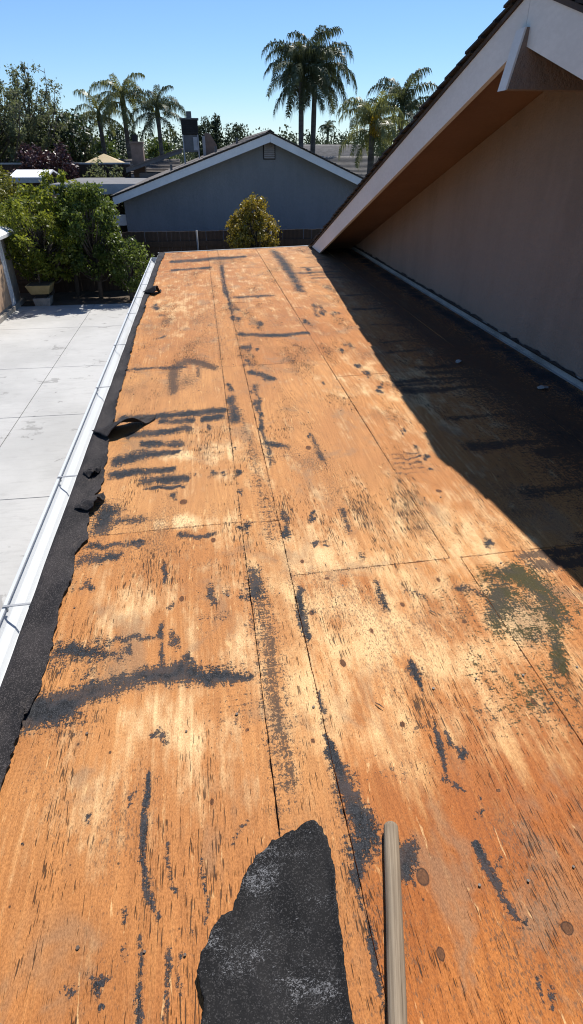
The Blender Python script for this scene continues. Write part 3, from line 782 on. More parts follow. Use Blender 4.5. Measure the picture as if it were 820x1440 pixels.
(0,0.5346553792962678,[(-0.523,1.489,0.048,0.041)]),
(0,0.5686464928802387,[(-0.525,1.498,0.03,0.026)]),
(0,0.48875574975567415,[(-0.651,1.546,0.037,0.033)]),
(0,0.5036694004543577,[(-0.621,1.536,0.036,0.032)]),
(0,0.95,[(-0.657,2.179,0.039,0.05),(-0.503,2.179,0.032,0.033)]),
(0,0.75,[(-0.628,2.297,0.034,0.036),(-0.449,2.253,0.023,0.023)]),
(0,0.8332782068319999,[(-0.397,2.268,0.009,0.016)]),
(0,0.9784486503708674,[(-0.429,2.284,0.015,0.026)]),
(0,0.8239998620555588,[(-0.4,2.248,0.011,0.02)]),
(0,0.9161340375436019,[(-0.419,2.271,0.011,0.019)]),
(0,0.7246185212782897,[(-0.581,1.993,0.015,0.021)]),
(0,0.7180267209580411,[(-0.611,1.973,0.014,0.019)]),
(0,0.8394690741231822,[(-0.576,1.972,0.014,0.018)]),
(0,0.7955960465906465,[(-0.597,2.0,0.016,0.022)]),
(0,0.5319814083782176,[(-0.669,2.06,0.022,0.064)]),
(0,0.561801894490395,[(-0.599,2.013,0.018,0.05)]),
(0,0.4868704318683902,[(-0.618,2.051,0.017,0.049)]),
(0,0.47792759386300404,[(-0.653,2.004,0.017,0.047)]),
(0,0.95,[(0.113,1.956,0.031,0.044),(0.102,1.819,0.032,0.04)]),
(0,0.7204151588164037,[(-0.061,1.832,0.012,0.027)]),
(0,0.7869086947847302,[(-0.07,1.857,0.017,0.041)]),
(0,0.8176366142746496,[(-0.071,1.846,0.017,0.039)]),
(0,0.6885245373000598,[(-0.058,1.811,0.018,0.042)]),
(0,0.6288290818321446,[(0.054,1.853,0.013,0.017)]),
(0,0.6150869261215084,[(0.048,1.822,0.018,0.025)]),
(0,0.5055463498224867,[(0.0,1.871,0.023,0.031)]),
(0,0.5373026269954974,[(-0.005,1.867,0.021,0.028)]),
(0,0.7710822246573233,[(-0.213,1.614,0.006,0.019)]),
(0,0.8109436961437572,[(-0.215,1.641,0.012,0.036)]),
(0,0.7412770852155733,[(-0.222,1.598,0.012,0.036)]),
(0,0.8358199289073779,[(-0.203,1.601,0.013,0.039)]),
(0,0.85,[(-0.271,2.079,0.009,0.032),(-0.269,1.978,0.009,0.03)]),
(0,1.0,[(-0.268,1.691,0.011,0.036),(-0.265,1.64,0.011,0.023)]),
(0,0.8484179363969767,[(-0.244,1.802,0.006,0.019)]),
(0,0.8129752111001,[(-0.253,1.798,0.007,0.022)]),
(0,1.0154328114918194,[(-0.242,1.808,0.006,0.019)]),
(0,0.8631660773670374,[(-0.247,1.781,0.004,0.011)]),
(0,0.8,[(-0.271,1.596,0.008,0.011),(-0.268,1.489,0.008,0.01)]),
(0,0.863595978260811,[(-0.404,1.546,0.007,0.016)]),
(0,0.8258616596130988,[(-0.392,1.576,0.007,0.015)]),
(0,0.9323129854852047,[(-0.394,1.58,0.011,0.025)]),
(0,0.8010639790229677,[(-0.413,1.575,0.011,0.024)]),
(0,0.558590317873031,[(-0.055,1.696,0.024,0.015)]),
(0,0.4592125302066649,[(-0.099,1.71,0.032,0.02)]),
(0,0.5202654180338419,[(-0.043,1.716,0.033,0.021)]),
(0,0.5286920778240874,[(-0.043,1.706,0.046,0.029)]),
(1,0.62,[(0.123,1.793,0.064,0.132),(0.129,1.342,0.068,0.124),(0.121,0.994,0.054,0.112)]),
(1,0.75,[(0.14,1.545,0.026,0.11),(0.129,1.14,0.022,0.103)]),
(1,0.45,[(-0.011,1.245,0.092,0.113)]),
(1,0.6,[(-0.076,1.44,0.15,0.033)]),
(1,0.6,[(-0.56,1.278,0.092,0.056)]),
(1,0.52,[(0.191,3.523,0.037,0.469),(0.22,2.44,0.064,0.27),(0.227,2.185,0.053,0.115)]),
(1,0.5,[(0.246,9.555,0.065,1.287),(0.323,5.804,0.056,0.802)]),
(1,0.4,[(0.454,1.736,0.086,0.086)]),
(1,0.42,[(0.589,1.092,0.132,0.038)]),
(1,0.4,[(0.456,0.964,0.124,0.055)]),
(1,0.45,[(0.81,1.111,0.135,0.105)]),
(1,0.5,[(-0.866,2.38,0.048,0.037)]),
(3,1.0,[(-0.202,2.417,0.07,0.052)]),
(3,0.9,[(-0.224,3.157,0.094,0.058)]),
(3,0.7,[(-0.314,2.437,0.042,0.053)]),
(3,0.72,[(0.559,1.475,0.49,0.437)]),
(3,0.66,[(0.494,1.92,0.424,0.399)]),
(3,0.66,[(0.946,1.41,0.307,0.313)]),
(3,0.46,[(-0.194,1.166,0.286,0.236)]),
(3,0.6,[(0.411,1.121,0.266,0.208)]),
(3,0.62,[(1.059,2.037,0.288,0.442)]),
(3,0.8,[(0.416,1.699,0.169,0.167)]),
(3,0.46,[(-0.412,1.841,0.26,0.269)]),
(3,0.5,[(0.042,2.16,0.13,0.226)]),
(3,0.7,[(0.274,1.382,0.099,0.261)]),
(3,0.5,[(1.42,4.098,0.423,0.943)]),
(3,0.3,[(-0.442,0.955,0.177,0.125)]),
(3,0.45,[(0.096,3.115,0.254,0.386)]),
(3,0.5,[(-0.351,7.25,0.34,1.174)])]
KNOTS = [(0.428,0.663,0.016,0.024),(0.722,0.508,0.015,0.015),(0.417,0.504,0.011,0.017),(0.384,1.394,0.015,0.026),(0.513,1.11,0.011,0.018),(0.323,1.664,0.014,0.024),(0.687,1.648,0.014,0.02),(0.522,1.53,0.011,0.022),(0.02,1.166,0.009,0.013),(-0.095,0.947,0.012,0.017),(0.963,1.123,0.014,0.022),(1.15,2.485,0.022,0.029),(-0.202,2.609,0.03,0.037),(0.552,3.125,0.026,0.039),(0.224,1.099,0.009,0.015),(0.341,0.852,0.008,0.012),(0.715,0.856,0.01,0.01),(0.333,1.999,0.012,0.021),(0.418,1.858,0.015,0.014),(0.88,1.778,0.012,0.023),(0.893,1.514,0.013,0.019),(-0.055,2.236,0.017,0.03),(-0.197,1.839,0.015,0.027)]
FELT_EDGE = [(-0.68,1.029),(-0.681,1.099),(-0.687,1.22),(-0.681,1.258),(-0.677,1.382),(-0.671,1.426),(-0.679,1.54),(-0.68,1.592),(-0.675,1.682),(-0.666,1.759),(-0.674,1.842),(-0.671,1.976),(-0.668,2.097),(-0.685,2.179),(-0.68,2.26),(-0.646,2.329),(-0.659,2.435),(-0.665,2.547),(-0.657,2.635),(-0.665,2.746),(-0.645,2.82),(-0.663,3.074),(-0.679,3.265),(-0.686,3.526),(-0.694,3.749),(-0.705,4.064),(-0.713,4.423),(-0.72,4.875),(-0.726,5.322),(-0.729,5.792),(-0.75,6.284),(-0.727,6.98),(-0.743,7.547),(-0.718,8.097),(-0.721,8.948),(-0.73,9.845),(-0.702,11.152),(-0.694,11.843)]
PATCH = [(0.178,0.837),(0.197,0.815),(0.207,0.785),(0.212,0.736),(0.21,0.688),(0.203,0.649),(0.199,0.596),(0.195,0.532),(0.19,0.474),(0.19,0.413),(-0.125,0.46),(-0.12,0.496),(-0.134,0.548),(-0.124,0.581),(-0.097,0.623),(-0.076,0.65),(-0.05,0.658),(-0.036,0.69),(-0.021,0.724),(0.013,0.767),(0.041,0.787),(0.066,0.813),(0.098,0.819),(0.138,0.832)]

roof = empty('low_roof', (0, 0, 0), 'low-slope roof stripped to weathered orange plywood with black tar stains', 'roof')
roof.rotation_euler = (0, -math.atan(SLOPE), 0)

def stain_shade_fields(X, Y):
    f = np.zeros((4, X.size)); x0 = X.ravel(); y0 = Y.ravel()
    x = x0 + 0.012 * vnoise(x0 * 9, y0 * 6, 71) + 0.008 * vnoise(x0 * 26, y0 * 17, 72) + 0.004 * vnoise(x0 * 70, y0 * 40, 75)
    y = y0 + 0.016 * vnoise(x0 * 10, y0 * 6, 73) + 0.014 * vnoise(x0 * 30, y0 * 13, 74) + 0.010 * vnoise(x0 * 75, y0 * 20, 76)
    for ch, st, pts in STAINS_SHADE:
        segs = list(zip(pts[:-1], pts[1:])) if len(pts) > 1 else [(pts[0], pts[0])]
        for a, b in segs:
            m = 2.2 * max(a[2], b[2]); n = 2.2 * max(a[3], b[3])
            k = np.where((x > min(a[0], b[0]) - m) & (x < max(a[0], b[0]) + m) & (y > min(a[1], b[1]) - n) & (y < max(a[1], b[1]) + n))[0]
            if not len(k): continue
            sx, sy = (a[2] + b[2]) / 2, (a[3] + b[3]) / 2
            ux, uy = (b[0] - a[0]) / sx, (b[1] - a[1]) / sy; L2 = ux * ux + uy * uy
            t = np.clip((((x[k] - a[0]) / sx) * ux + ((y[k] - a[1]) / sy) * uy) / L2, 0, 1) if L2 > 1e-9 else np.zeros(len(k))
            d = np.hypot((x[k] - a[0] - t * (b[0] - a[0])) / (a[2] + t * (b[2] - a[2])), (y[k] - a[1] - t * (b[1] - a[1])) / (a[3] + t * (b[3] - a[3])))
            f[ch, k] = np.maximum(f[ch, k], st * np.clip(1 - 0.5 * d, 0, 1))
    f[0] *= 0.95 + 0.22 * vnoise(x0 * 7, y0 * 6, 81) + 0.16 * vnoise(x0 * 19, y0 * 14, 82)
    f[2] *= 0.92 + 0.24 * vnoise(x0 * 9, y0 * 8, 83)
    kn = np.zeros(X.size)
    for a in KNOTS:
        d = np.hypot((0.7 * x0 + 0.3 * x - a[0]) / a[2], (0.7 * y0 + 0.3 * y - a[1]) / a[3]); kn = np.maximum(kn, np.clip(1 - 0.5 * d, 0, 1))
    return f, kn
# more residue behind the viewpoint; by the wall it also paints in deeper shade
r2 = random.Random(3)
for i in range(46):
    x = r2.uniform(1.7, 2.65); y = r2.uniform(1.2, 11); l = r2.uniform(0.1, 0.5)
    STAINS_SHADE.append((1, r2.uniform(0.7, 1.0), [(x - l, y, 0.06, r2.uniform(0.03, 0.09)), (min(x + l, 2.7), y + r2.uniform(-0.05, 0.05), 0.04, 0.03)]))
STAINS_SHADE.append((0, 0.9, [(2.60, 1, 0.13, 0.4), (2.58, 11.5, 0.13, 0.4)])); STAINS_SHADE.append((1, 0.9, [(2.25, 0.8, 0.45, 0.5), (2.2, 11.6, 0.35, 0.5)]))  # broad dark bands over the residue: the wall strip's shadow deepened by colour
KNOTS = [(a, b, c * 0.85, d * 0.8) for a, b, c, d in KNOTS[:3]] + [(a, b, c * 0.6, d * 0.6) for a, b, c, d in KNOTS[3:]]
for i in range(26):
    x = r2.uniform(-0.6, 2.6); y = r2.uniform(-2.5, 0.2); l = r2.uniform(0.05, 0.3)
    STAINS_SHADE.append((0, r2.uniform(0.6, 1), [(x, y, 0.03, 0.03), (x + r2.uniform(-l, l) * 0.4, y + l, 0.03, 0.05)]))
rows = [(-0.80, 0.085), (0.088, 0.268), (0.271, None), (None, 2.20), (2.203, 2.70)]
joints = [[YB, -0.07, 2.37, 4.82, 7.26, 9.70, YE], [YB, -0.09, 2.35, 4.80, 7.24, 9.68, YE], [YB, -0.54, 1.91, 4.79, 7.23, 9.67, YE],
          [YB, -0.52, 1.91, 4.36, 6.80, 9.24, YE], [YB, -0.2, 2.3, 4.7, 7.1, 9.5, YE]]
tri = 0
for ri, (xa, xb) in enumerate(rows):
    for j in range(len(joints[ri]) - 1):
        ya, yb = joints[ri][j] + 0.001, joints[ri][j + 1] - 0.001
        near = ya < 1.9
        a = xa if xa is not None else (1.035 if near else 0.985)
        b = xb if xb is not None else (1.032 if near else 0.982)
        step = 0.05 if yb < 0.2 else 0.008 if ya < 2.2 else 0.014 if ya < 4.7 else 0.026
        if ri == 4: step = 0.05 if ya < 1 else 0.03
        nx, ny = max(4, int((b - a) / step)), int((yb - ya) / step)
        X, Y = np.meshgrid(np.linspace(a, b, nx + 1), np.linspace(ya, yb, ny + 1))
        u = (X - a) / (b - a); v = (Y - ya) / (yb - ya)
        Z = 0.0022 * vnoise(X * 2.2, Y * 1.1, ri) + 0.0008 * vnoise(X * 9, Y * 3, j + 20)
        Z += r2.uniform(-0.001, 0.001) + 0.0018 * r2.random() * np.clip(1 - np.minimum(v, 1 - v) * 9, 0, 1) ** 2 * (0.4 + 0.6 * vnoise(X * 4 + j, Y * 0 + ri, 5))
        edge = np.minimum(np.minimum(X - a, b - X), np.minimum(Y - ya, yb - Y))
        PX, PY_ = X.copy(), Y.copy()
        for c_, s_ in ((0, 1), (-1, -1)):
            PX[:, c_] += s_ * np.clip(0.0012 * vnoise(Y[:, c_] * 9, Y[:, c_] * 0, ri * 7 + j) + 0.0014 * vnoise(Y[:, c_] * 42, Y[:, c_] * 0, ri * 9 + j), -0.0008, 0.002)
            PY_[c_, :] += s_ * np.clip(0.0015 * vnoise(X[c_, :] * 12, X[c_, :] * 0, ri * 5 + j) + 0.002 * vnoise(X[c_, :] * 50, X[c_, :] * 0, ri * 3 + j), -0.0008, 0.003)
        P = np.stack([PX, PY_, Z], -1)
        me = grid_mesh('plywood_sheet', P, True, 0.012)
        f, kn = stain_shade_fields(X, Y)
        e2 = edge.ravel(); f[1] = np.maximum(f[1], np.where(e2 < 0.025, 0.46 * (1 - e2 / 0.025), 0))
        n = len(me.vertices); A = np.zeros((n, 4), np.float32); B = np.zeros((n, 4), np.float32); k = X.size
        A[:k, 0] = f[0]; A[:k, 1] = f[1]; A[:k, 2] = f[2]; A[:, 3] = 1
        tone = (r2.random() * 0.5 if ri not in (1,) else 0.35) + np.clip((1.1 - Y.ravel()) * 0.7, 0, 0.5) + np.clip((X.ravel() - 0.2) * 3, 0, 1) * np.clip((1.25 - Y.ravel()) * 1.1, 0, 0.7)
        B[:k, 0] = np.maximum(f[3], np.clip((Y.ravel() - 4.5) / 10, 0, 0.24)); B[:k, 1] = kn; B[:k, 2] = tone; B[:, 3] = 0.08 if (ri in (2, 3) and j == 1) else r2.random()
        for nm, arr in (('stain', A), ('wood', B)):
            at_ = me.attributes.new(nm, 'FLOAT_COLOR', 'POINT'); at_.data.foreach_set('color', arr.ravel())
        link('plywood_sheet', me, m_ply, roof)
# underlay, rafters, edges
MB().box(X0, X1, YB, YE, -0.030, -0.016).build('underlay', m_under, roof)
for y in np.arange(YB + 0.3, YE, 0.61): MB().box(X0 + 0.02, X1, y - 0.02, y + 0.02, -0.17, -0.031).build('rafter', m_soffit, roof)
MB().box(X0 - 0.028, X0 - 0.002, YB, YE, -0.19, -0.022).build('fascia_board', m_fascia, roof)
MB().box(X0 - 0.02, X1, YE + 0.002, YE + 0.03, -0.19, -0.012).build('end_fascia', m_fascia, roof)
MB().box(X0 - 0.03, X1 - 0.7, YE - 0.03, YE + 0.034, -0.004, 0.006).build('drip_edge', m_flash, roof)
MB().box(-0.42, -0.30, YB, YE - 0.5, GROUND, -0.2).build('wall', m_wall, roof)
# nail heads: rows over the rafters, too many and small to pick apart
mb = MB()
for y in np.arange(0.0, 9.0, 0.61):
    for x in np.arange(-0.6, 2.6, 0.16):
        if r2.random() < 0.55:
            cx, cy, rr = x + r2.uniform(-0.05, 0.05), y + r2.uniform(-0.035, 0.035), r2.uniform(0.0032, 0.0050)
            V = [(cx + rr * math.cos(t * math.pi / 3), cy + rr * math.sin(t * math.pi / 3), z) for z in (0.001, 0.0040) for t in range(6)]
            mb.add(V, [tuple(range(6, 12))] + [(q, (q + 1) % 6, 6 + (q + 1) % 6, 6 + q) for q in range(6)])
o = mb.build('nail_heads', m_metal_nail, roof); o['kind'] = 'stuff'

# felt left along the eave, torn along its inner edge
fe = np.array(FELT_EDGE); o_ = np.argsort(fe[:, 1]); fe = fe[o_]
fy = np.concatenate([[YB], [0.2], fe[:, 1]]); fx = np.concatenate([[-0.69], [-0.685], fe[:, 0]])
def felt_strip(name, y0, y1, lift, dx=0.0, seed=0):
    ys = np.arange(y0, y1, 0.012); n = len(ys)
    ed = np.interp(ys, fy, fx) + dx + 0.010 * vnoise(ys * 14, ys * 0, seed) + 0.006 * vnoise(ys * 45, ys * 0, seed + 1)
    t = np.linspace(0, 1, 9)
    X = -0.818 + (ed[:, None] + 0.818) * t[None, :]
    Y = np.repeat(ys[:, None], 9, 1)
    Z = lift + 0.004 * (vnoise(X * 12, Y * 5, seed + 3) + 1) + 0.005 * np.clip(t - 0.7, 0, 1)[None, :] * (vnoise(X * 3, Y * 7, seed + 5) + 1.0) * 6
    Z[:, 0] -= 0.016
    return link(name, grid_mesh(name, np.stack([X, Y, Z], -1), True, 0.004), m_felt, roof)
felt_strip('edge_felt', 1.33, YE + 0.02, 0.005, 0, 11)
felt_strip('edge_felt', YB, 1.36, 0.011, -0.01, 31)

# ------------------------------------------------------------------ gutter
prof = [(-0.824, -0.030), (-0.824, -0.115), (-0.880, -0.115), (-0.893, -0.095), (-0.922, -0.070), (-0.933, -0.050), (-0.933, -0.016), (-0.919, -0.016), (-0.919, -0.024),
        (-0.921, -0.024), (-0.921, -0.018), (-0.9305, -0.018), (-0.9305, -0.049), (-0.9195, -0.0685), (-0.891, -0.0935), (-0.879, -0.1125), (-0.8265, -0.1125), (-0.8265, -0.030)]
gut = MB().prism(prof, YB, 11.30, 'y').build('gutter', m_gutter, roof)
MB().prism([(-0.824, -0.030), (-0.824, -0.117), (-0.881, -0.117), (-0.922, -0.072), (-0.934, -0.050), (-0.934, -0.014), (-0.824, -0.014)], 11.302, 11.31, 'y').build('end_cap', m_gutter, gut)
for y in [-1.6, -0.55, 0.45, 1.93, 3.05, 4.55, 5.75, 7.05, 7.92, 8.78, 9.8, 10.7]:
    m = MB().box(-0.931, -0.795, y - 0.006, y + 0.006, -0.0135, -0.0105)
    m.box(-0.9185, -0.9155, y - 0.006, y + 0.006, -0.040, -0.0135)
    m.build('gutter_strap', m_strap, gut)

# ------------------------------------------------------------------ loose things on the low roof
def on_roof(x, y, z=0.0): return Vector((x, y, SLOPE * x + z))
cx, cy = 0.04, 0.4
pts = PATCH[:10] + [(0.20, 0.30), (0.16, 0.17), (0.02, 0.13), (-0.10, 0.20), (-0.135, 0.32)] + PATCH[10:]
fine = []
for i in range(len(pts)):
    a, b = np.array(pts[i]), np.array(pts[(i + 1) % len(pts)]); L = np.linalg.norm(b - a); k = max(1, int(L / 0.006))
    for t in range(k): fine.append(a + (b - a) * t / k)
fine = np.array(fine); c0 = fine.mean(0); dirs = fine - c0; fine = c0 + dirs * (1 + 0.02 * vnoise(fine[:, 0] * 70, fine[:, 1] * 70, 4)[:, None] + 0.008 * vnoise(fine[:, 0] * 200, fine[:, 1] * 200, 5)[:, None])
rings = np.linspace(0.0, 1.0, 26)
V = []; F = []; n = len(fine)
for ri, t in enumerate(rings):
    p = c0 + (fine - c0) * max(t, 0.002)
    z = 0.010 + 0.004 * vnoise(p[:, 0] * 11, p[:, 1] * 7, 6) + 0.002 * vnoise(p[:, 0] * 40, p[:, 1] * 22, 9) + 0.022 * max(0, t - 0.86) * (1 + vnoise(p[:, 0] * 9, p[:, 1] * 9, 8)) * 2
    V += [(q[0], q[1], zz + SLOPE * q[0]) for q, zz in zip(p, z)]
V += [(q[0], q[1], SLOPE * q[0] + 0.001) for q in fine]
for r_ in range(len(rings)):
    for i in range(n): F.append((r_ * n + i, r_ * n + (i + 1) % n, (r_ + 1) * n + (i + 1) % n, (r_ + 1) * n + i)[::-1])
me = new_mesh('felt_scrap', V, F, True); bmesh_fix(me)
tag(link('felt_scrap', me, m_felt_scuffed), 'large torn piece of black felt with white scuffs beside the wooden handle', 'felt scrap')

# curled tongue of felt standing up from the eave
def flap(name, base, tip, wid, height, label, seed):
    b, t = Vector(base), Vector(tip); d = t - b; L = d.length; dn = d.normalized(); s = Vector((-dn.y, dn.x))
    nu, nv = 40, 14; P = np.zeros((nv, nu, 3))
    for i in range(nu):
        u = i / (nu - 1)
        wv = wid * (1 - u) ** 0.55 * (0.75 + 0.35 * math.sin(math.pi * min(1, u * 1.4))) + 0.028 * min(1, (1 - u) * 12) ** 0.5
        for j in range(nv):
            v = j / (nv - 1) - 0.5
            q = b + dn * (u * L) + s * (v * wv * (1 + 0.22 * float(vnoise(np.array([u * 9.0]), np.array([float(seed) + (v > 0)]), seed)[0])))
            lift = height * (math.sin(math.pi * min(1, u * 1.25 + 0.10)) if u < 0.72 else 0) * (0.5 - v) ** 0.8
            zz = 0.016 + max(0, lift) + 0.006 * math.sin(u * 9 + v * 5) + 0.010 * u + 0.007 * float(vnoise(np.array([u * 6.0 + seed]), np.array([v * 4.0]), seed)[0])
            P[j, i] = (q.x, q.y, SLOPE * q.x + zz)
    me = grid_mesh(name, P, True, 0.0)
    ob = link(name, me, m_felt); m = ob.modifiers.new('thick', 'SOLIDIFY'); m.thickness = 0.005; m.offset = -1
    return tag(ob, label, 'felt scrap', 'felt scraps by the eave')
flap('felt_scrap', (-0.755, 3.53), (-0.41, 3.79), 0.20, 0.085, 'big curled tongue of black felt lying across the eave strip', 1)
flap('felt_scrap', (-0.72, 2.60), (-0.625, 2.74), 0.10, 0.045, 'small lifted black felt tab nearest the camera along the eave', 2)
flap('felt_scrap', (-0.76, 8.0), (-0.60, 8.15), 0.26, 0.09, 'small dark upturned felt tab near the far end of the gutter', 3)
flap('felt_scrap', (-0.76, 2.99), (-0.68, 3.04), 0.07, 0.022, 'little crumpled felt flake just nearer than the big curled tongue', 5)

# tool handle
a = on_roof(0.383, 0.800, 0.0215); b = on_roof(0.040, -0.52, 0.0215); dv = (b - a); L = dv.length
m = MB(); ns = 44; pts = []; rad = []
for i in range(9):
    th = i / 8 * math.pi / 2; pts.append((0, 0, 0.016 * (1 - math.cos(th)))); rad.append(max(0.0006, 0.0195 * math.sin(th) ** 0.8))
for i in range(1, ns + 1):
    z = 0.016 + (L - 0.016) * i / ns; pts.append((0.0008 * math.sin(z * 7), 0, z)); rad.append(0.0195 + 0.0016 * min(1, z / 0.7) + 0.0003 * math.sin(z * 23))
m.tube(pts, rad, 20)
h = m.build('tool_handle', m_handle, None, True); h.location = a; h.rotation_euler = dv.to_track_quat('Z', 'Y').to_euler()
tag(h, 'worn grey wooden tool handle with rounded end lying on the plywood', 'tool handle')

def flake(x, y, s, mat, label, cat, seed, name):
    rr = random.Random(seed); n = 9; top = []
    for i in range(n):
        th = 2 * math.pi * i / n; r_ = s * rr.uniform(0.5, 1.1); top.append((x + r_ * math.cos(th) * 1.3, y + r_ * math.sin(th), SLOPE * x + rr.uniform(0.006, 0.02)))
    c = (x, y, SLOPE * x + 0.028)
    V = top + [(q[0], q[1], q[2] - 0.003) for q in top] + [c, (x, y, SLOPE * x + 0.006)]
    F = [(i, (i + 1) % n, 2 * n) for i in range(n)] + [(n + (i + 1) % n, n + i, 2 * n + 1) for i in range(n)] + [(i, n + i, n + (i + 1) % n, (i + 1) % n) for i in range(n)]
    return tag(link(name, new_mesh(name, V, F), mat), label, cat, 'bits of debris in the shade')
flake(2.066, 4.49, 0.030, m_flash, 'pale paper scrap in the shaded plywood, farther from the wall', 'scrap', 1, 'paper_scrap')
flake(2.425, 3.775, 0.034, m_flash, 'pale paper scrap in the shade nearest the wall flashing', 'scrap', 2, 'paper_scrap')
# splinter of wood on the sheets
for (x, y, ang, L, lb) in [(0.45, 1.20, 0.9, 0.035, 'thin dark splinter lying on pale plywood left of the knots'), (0.775, 1.60, 1.0, 0.04, 'short pale wood splinter on the green stain')]:
    p = on_roof(x, y, 0.005); q = on_roof(x + L * math.cos(ang), y - L * math.sin(ang), 0.008)
    tag(MB().tube([p, (p + q) / 2 + Vector((0, 0, 0.003)), q], [0.0012, 0.0024, 0.0008], 5).build('wood_splinter', m_handle if 'pale' in lb[:12] else m_metal_nail), lb, 'splinter')
# ------------------------------------------------------------------ the house with the tall gable
PY, PZ, MS = 4.22, 2.385, 0.315
def zl(y, off=0.0): return PZ + off - MS * abs(y - PY)
RX = 2.03
house = empty('house', (2.8, 4.2, GROUND), 'tan stucco house gable with pale fascia and deep overhang beside the plywood roof', 'house')
house_inv = Matrix.Translation((-2.8, -4.2, -GROUND))
def hp(o): o.location = (-2.8, -4.2, -GROUND); return o
YN, YF = -3.4, 11.78
def ycut(off, z=0.058): return PY + (PZ + off - z) / MS
hp(MB().prism([(YN + 0.4, GROUND), (11.4, GROUND), (11.4, zl(11.4, -0.135)), (PY, PZ - 0.135), (YN + 0.4, zl(YN + 0.4, -0.135))], 2.72, 2.92, 'x').build('wall', m_wall, house))
hp(MB().box(2.925, 8.7, YN + 0.6, 11.3, GROUND, -0.2).build('wall', m_wall, house))
hp(MB().prism([(PY + 0.002, PZ - 0.030), (ycut(-0.030), 0.058), (ycut(-0.275), 0.058), (PY + 0.002, PZ - 0.275)], RX, RX + 0.035, 'x').build('fascia_board', m_fascia, house))
hp(MB().prism([(PY - 0.002, PZ - 0.030), (YN, zl(YN, -0.030)), (YN, zl(YN, -0.275)), (PY - 0.002, PZ - 0.275)], RX, RX + 0.035, 'x').build('fascia_board', m_fascia, house))
hp(MB().prism([(PY + 0.002, PZ - 0.031), (ycut(-0.031), 0.059), (ycut(-0.130), 0.059), (PY + 0.002, PZ - 0.130)], RX + 0.037, 2.95, 'x').build('soffit', m_soffit, house))
hp(MB().prism([(PY - 0.002, PZ - 0.031), (YN, zl(YN, -0.031)), (YN, zl(YN, -0.130)), (PY - 0.002, PZ - 0.130)], RX + 0.037, 2.95, 'x').build('soffit', m_soffit, house))
for s_ in (1, -1):
    ye = YF if s_ > 0 else YN - 0.1
    hp(MB().prism([(PY + s_ * 0.001, PZ - 0.028), (ye, zl(ye, -0.028)), (ye, zl(ye)), (PY + s_ * 0.001, PZ)], RX - 0.012, 9.0, 'x').build('roof_deck', m_under, house))
    n = 42 if s_ > 0 else 40; ang = math.atan(MS)
    for i in range(n):
        y0 = PY + s_ * (0.02 + i * 0.18); y1 = y0 + s_ * 0.25
        if abs(y1 - PY) > abs(ye - PY) + 0.04: break
        jx = r2.uniform(-0.016, 0.010) - 0.012; t = r2.uniform(0.012, 0.020)
        hp(MB().prism([(y0, zl(y0, 0.003)), (y1, zl(y1, 0.012 + t * 0.7)), (y1, zl(y1, 0.012 + t * 0.7 + t)), (y0, zl(y0, 0.003 + t))], RX - 0.02 + jx, 9.02, 'x').build('shingle_course', m_shingle, house))
hp(MB().prism([(PY - 0.16, zl(PY - 0.16, 0.045)), (PY, PZ + 0.055), (PY + 0.16, zl(PY + 0.16, 0.045)), (PY + 0.16, zl(PY + 0.16, 0.062)), (PY, PZ + 0.075), (PY - 0.16, zl(PY - 0.16, 0.062))], RX - 0.04, 9.03, 'x').build('ridge_cap', m_shingle, house))
bm_ = MB().prism([(2.015, PZ - 0.20), (1.955, 1.885), (2.72, 1.885), (2.72, PZ - 0.20)], PY - 0.055, PY + 0.055, 'y').build('ridge_beam', m_wall, house); hp(bm_)
m = MB(); 
m.add([(2.012, PY - 0.056, PZ - 0.20), (1.952, PY - 0.056, 1.884), (1.952, PY + 0.056, 1.884), (2.012, PY + 0.056, PZ - 0.20), (2.000, PY - 0.056, PZ - 0.20), (1.938, PY - 0.056, 1.880), (1.938, PY + 0.056, 1.880), (2.000, PY + 0.056, PZ - 0.20)],
      [(0, 1, 2, 3), (7, 6, 5, 4), (0, 4, 5, 1), (1, 5, 6, 2), (2, 6, 7, 3), (3, 7, 4, 0)])
m.build('lit_beam_end', m_fascia, bm_)  # separate pale end: the brighter light on this face is put into its paint
zb = SLOPE * 2.7
hp(MB().prism([(2.688, zb + 0.004), (2.709, zb + 0.006), (2.709, zb + 0.066), (2.7125, zb + 0.066), (2.7125, zb + 0.002), (2.688, zb + 0.001)], YB, 11.3, 'y').build('wall_flashing', m_flash, house))
ys = np.arange(YB, 11.3, 0.02); n = len(ys)
top = zb + 0.074 + 0.010 * vnoise(ys * 9, ys * 0, 51) + 0.010 * vnoise(ys * 31, ys * 0, 52)
P = np.stack([np.stack([np.full(n, 2.7045), ys, np.full(n, zb + 0.050)], -1), np.stack([2.7065 + 0 * ys, ys, top], -1)], 0)
o = link('torn_felt_edge', grid_mesh('torn_felt_edge', P), m_felt, house); hp(o); sm_ = o.modifiers.new('thick', 'SOLIDIFY'); sm_.thickness = 0.004

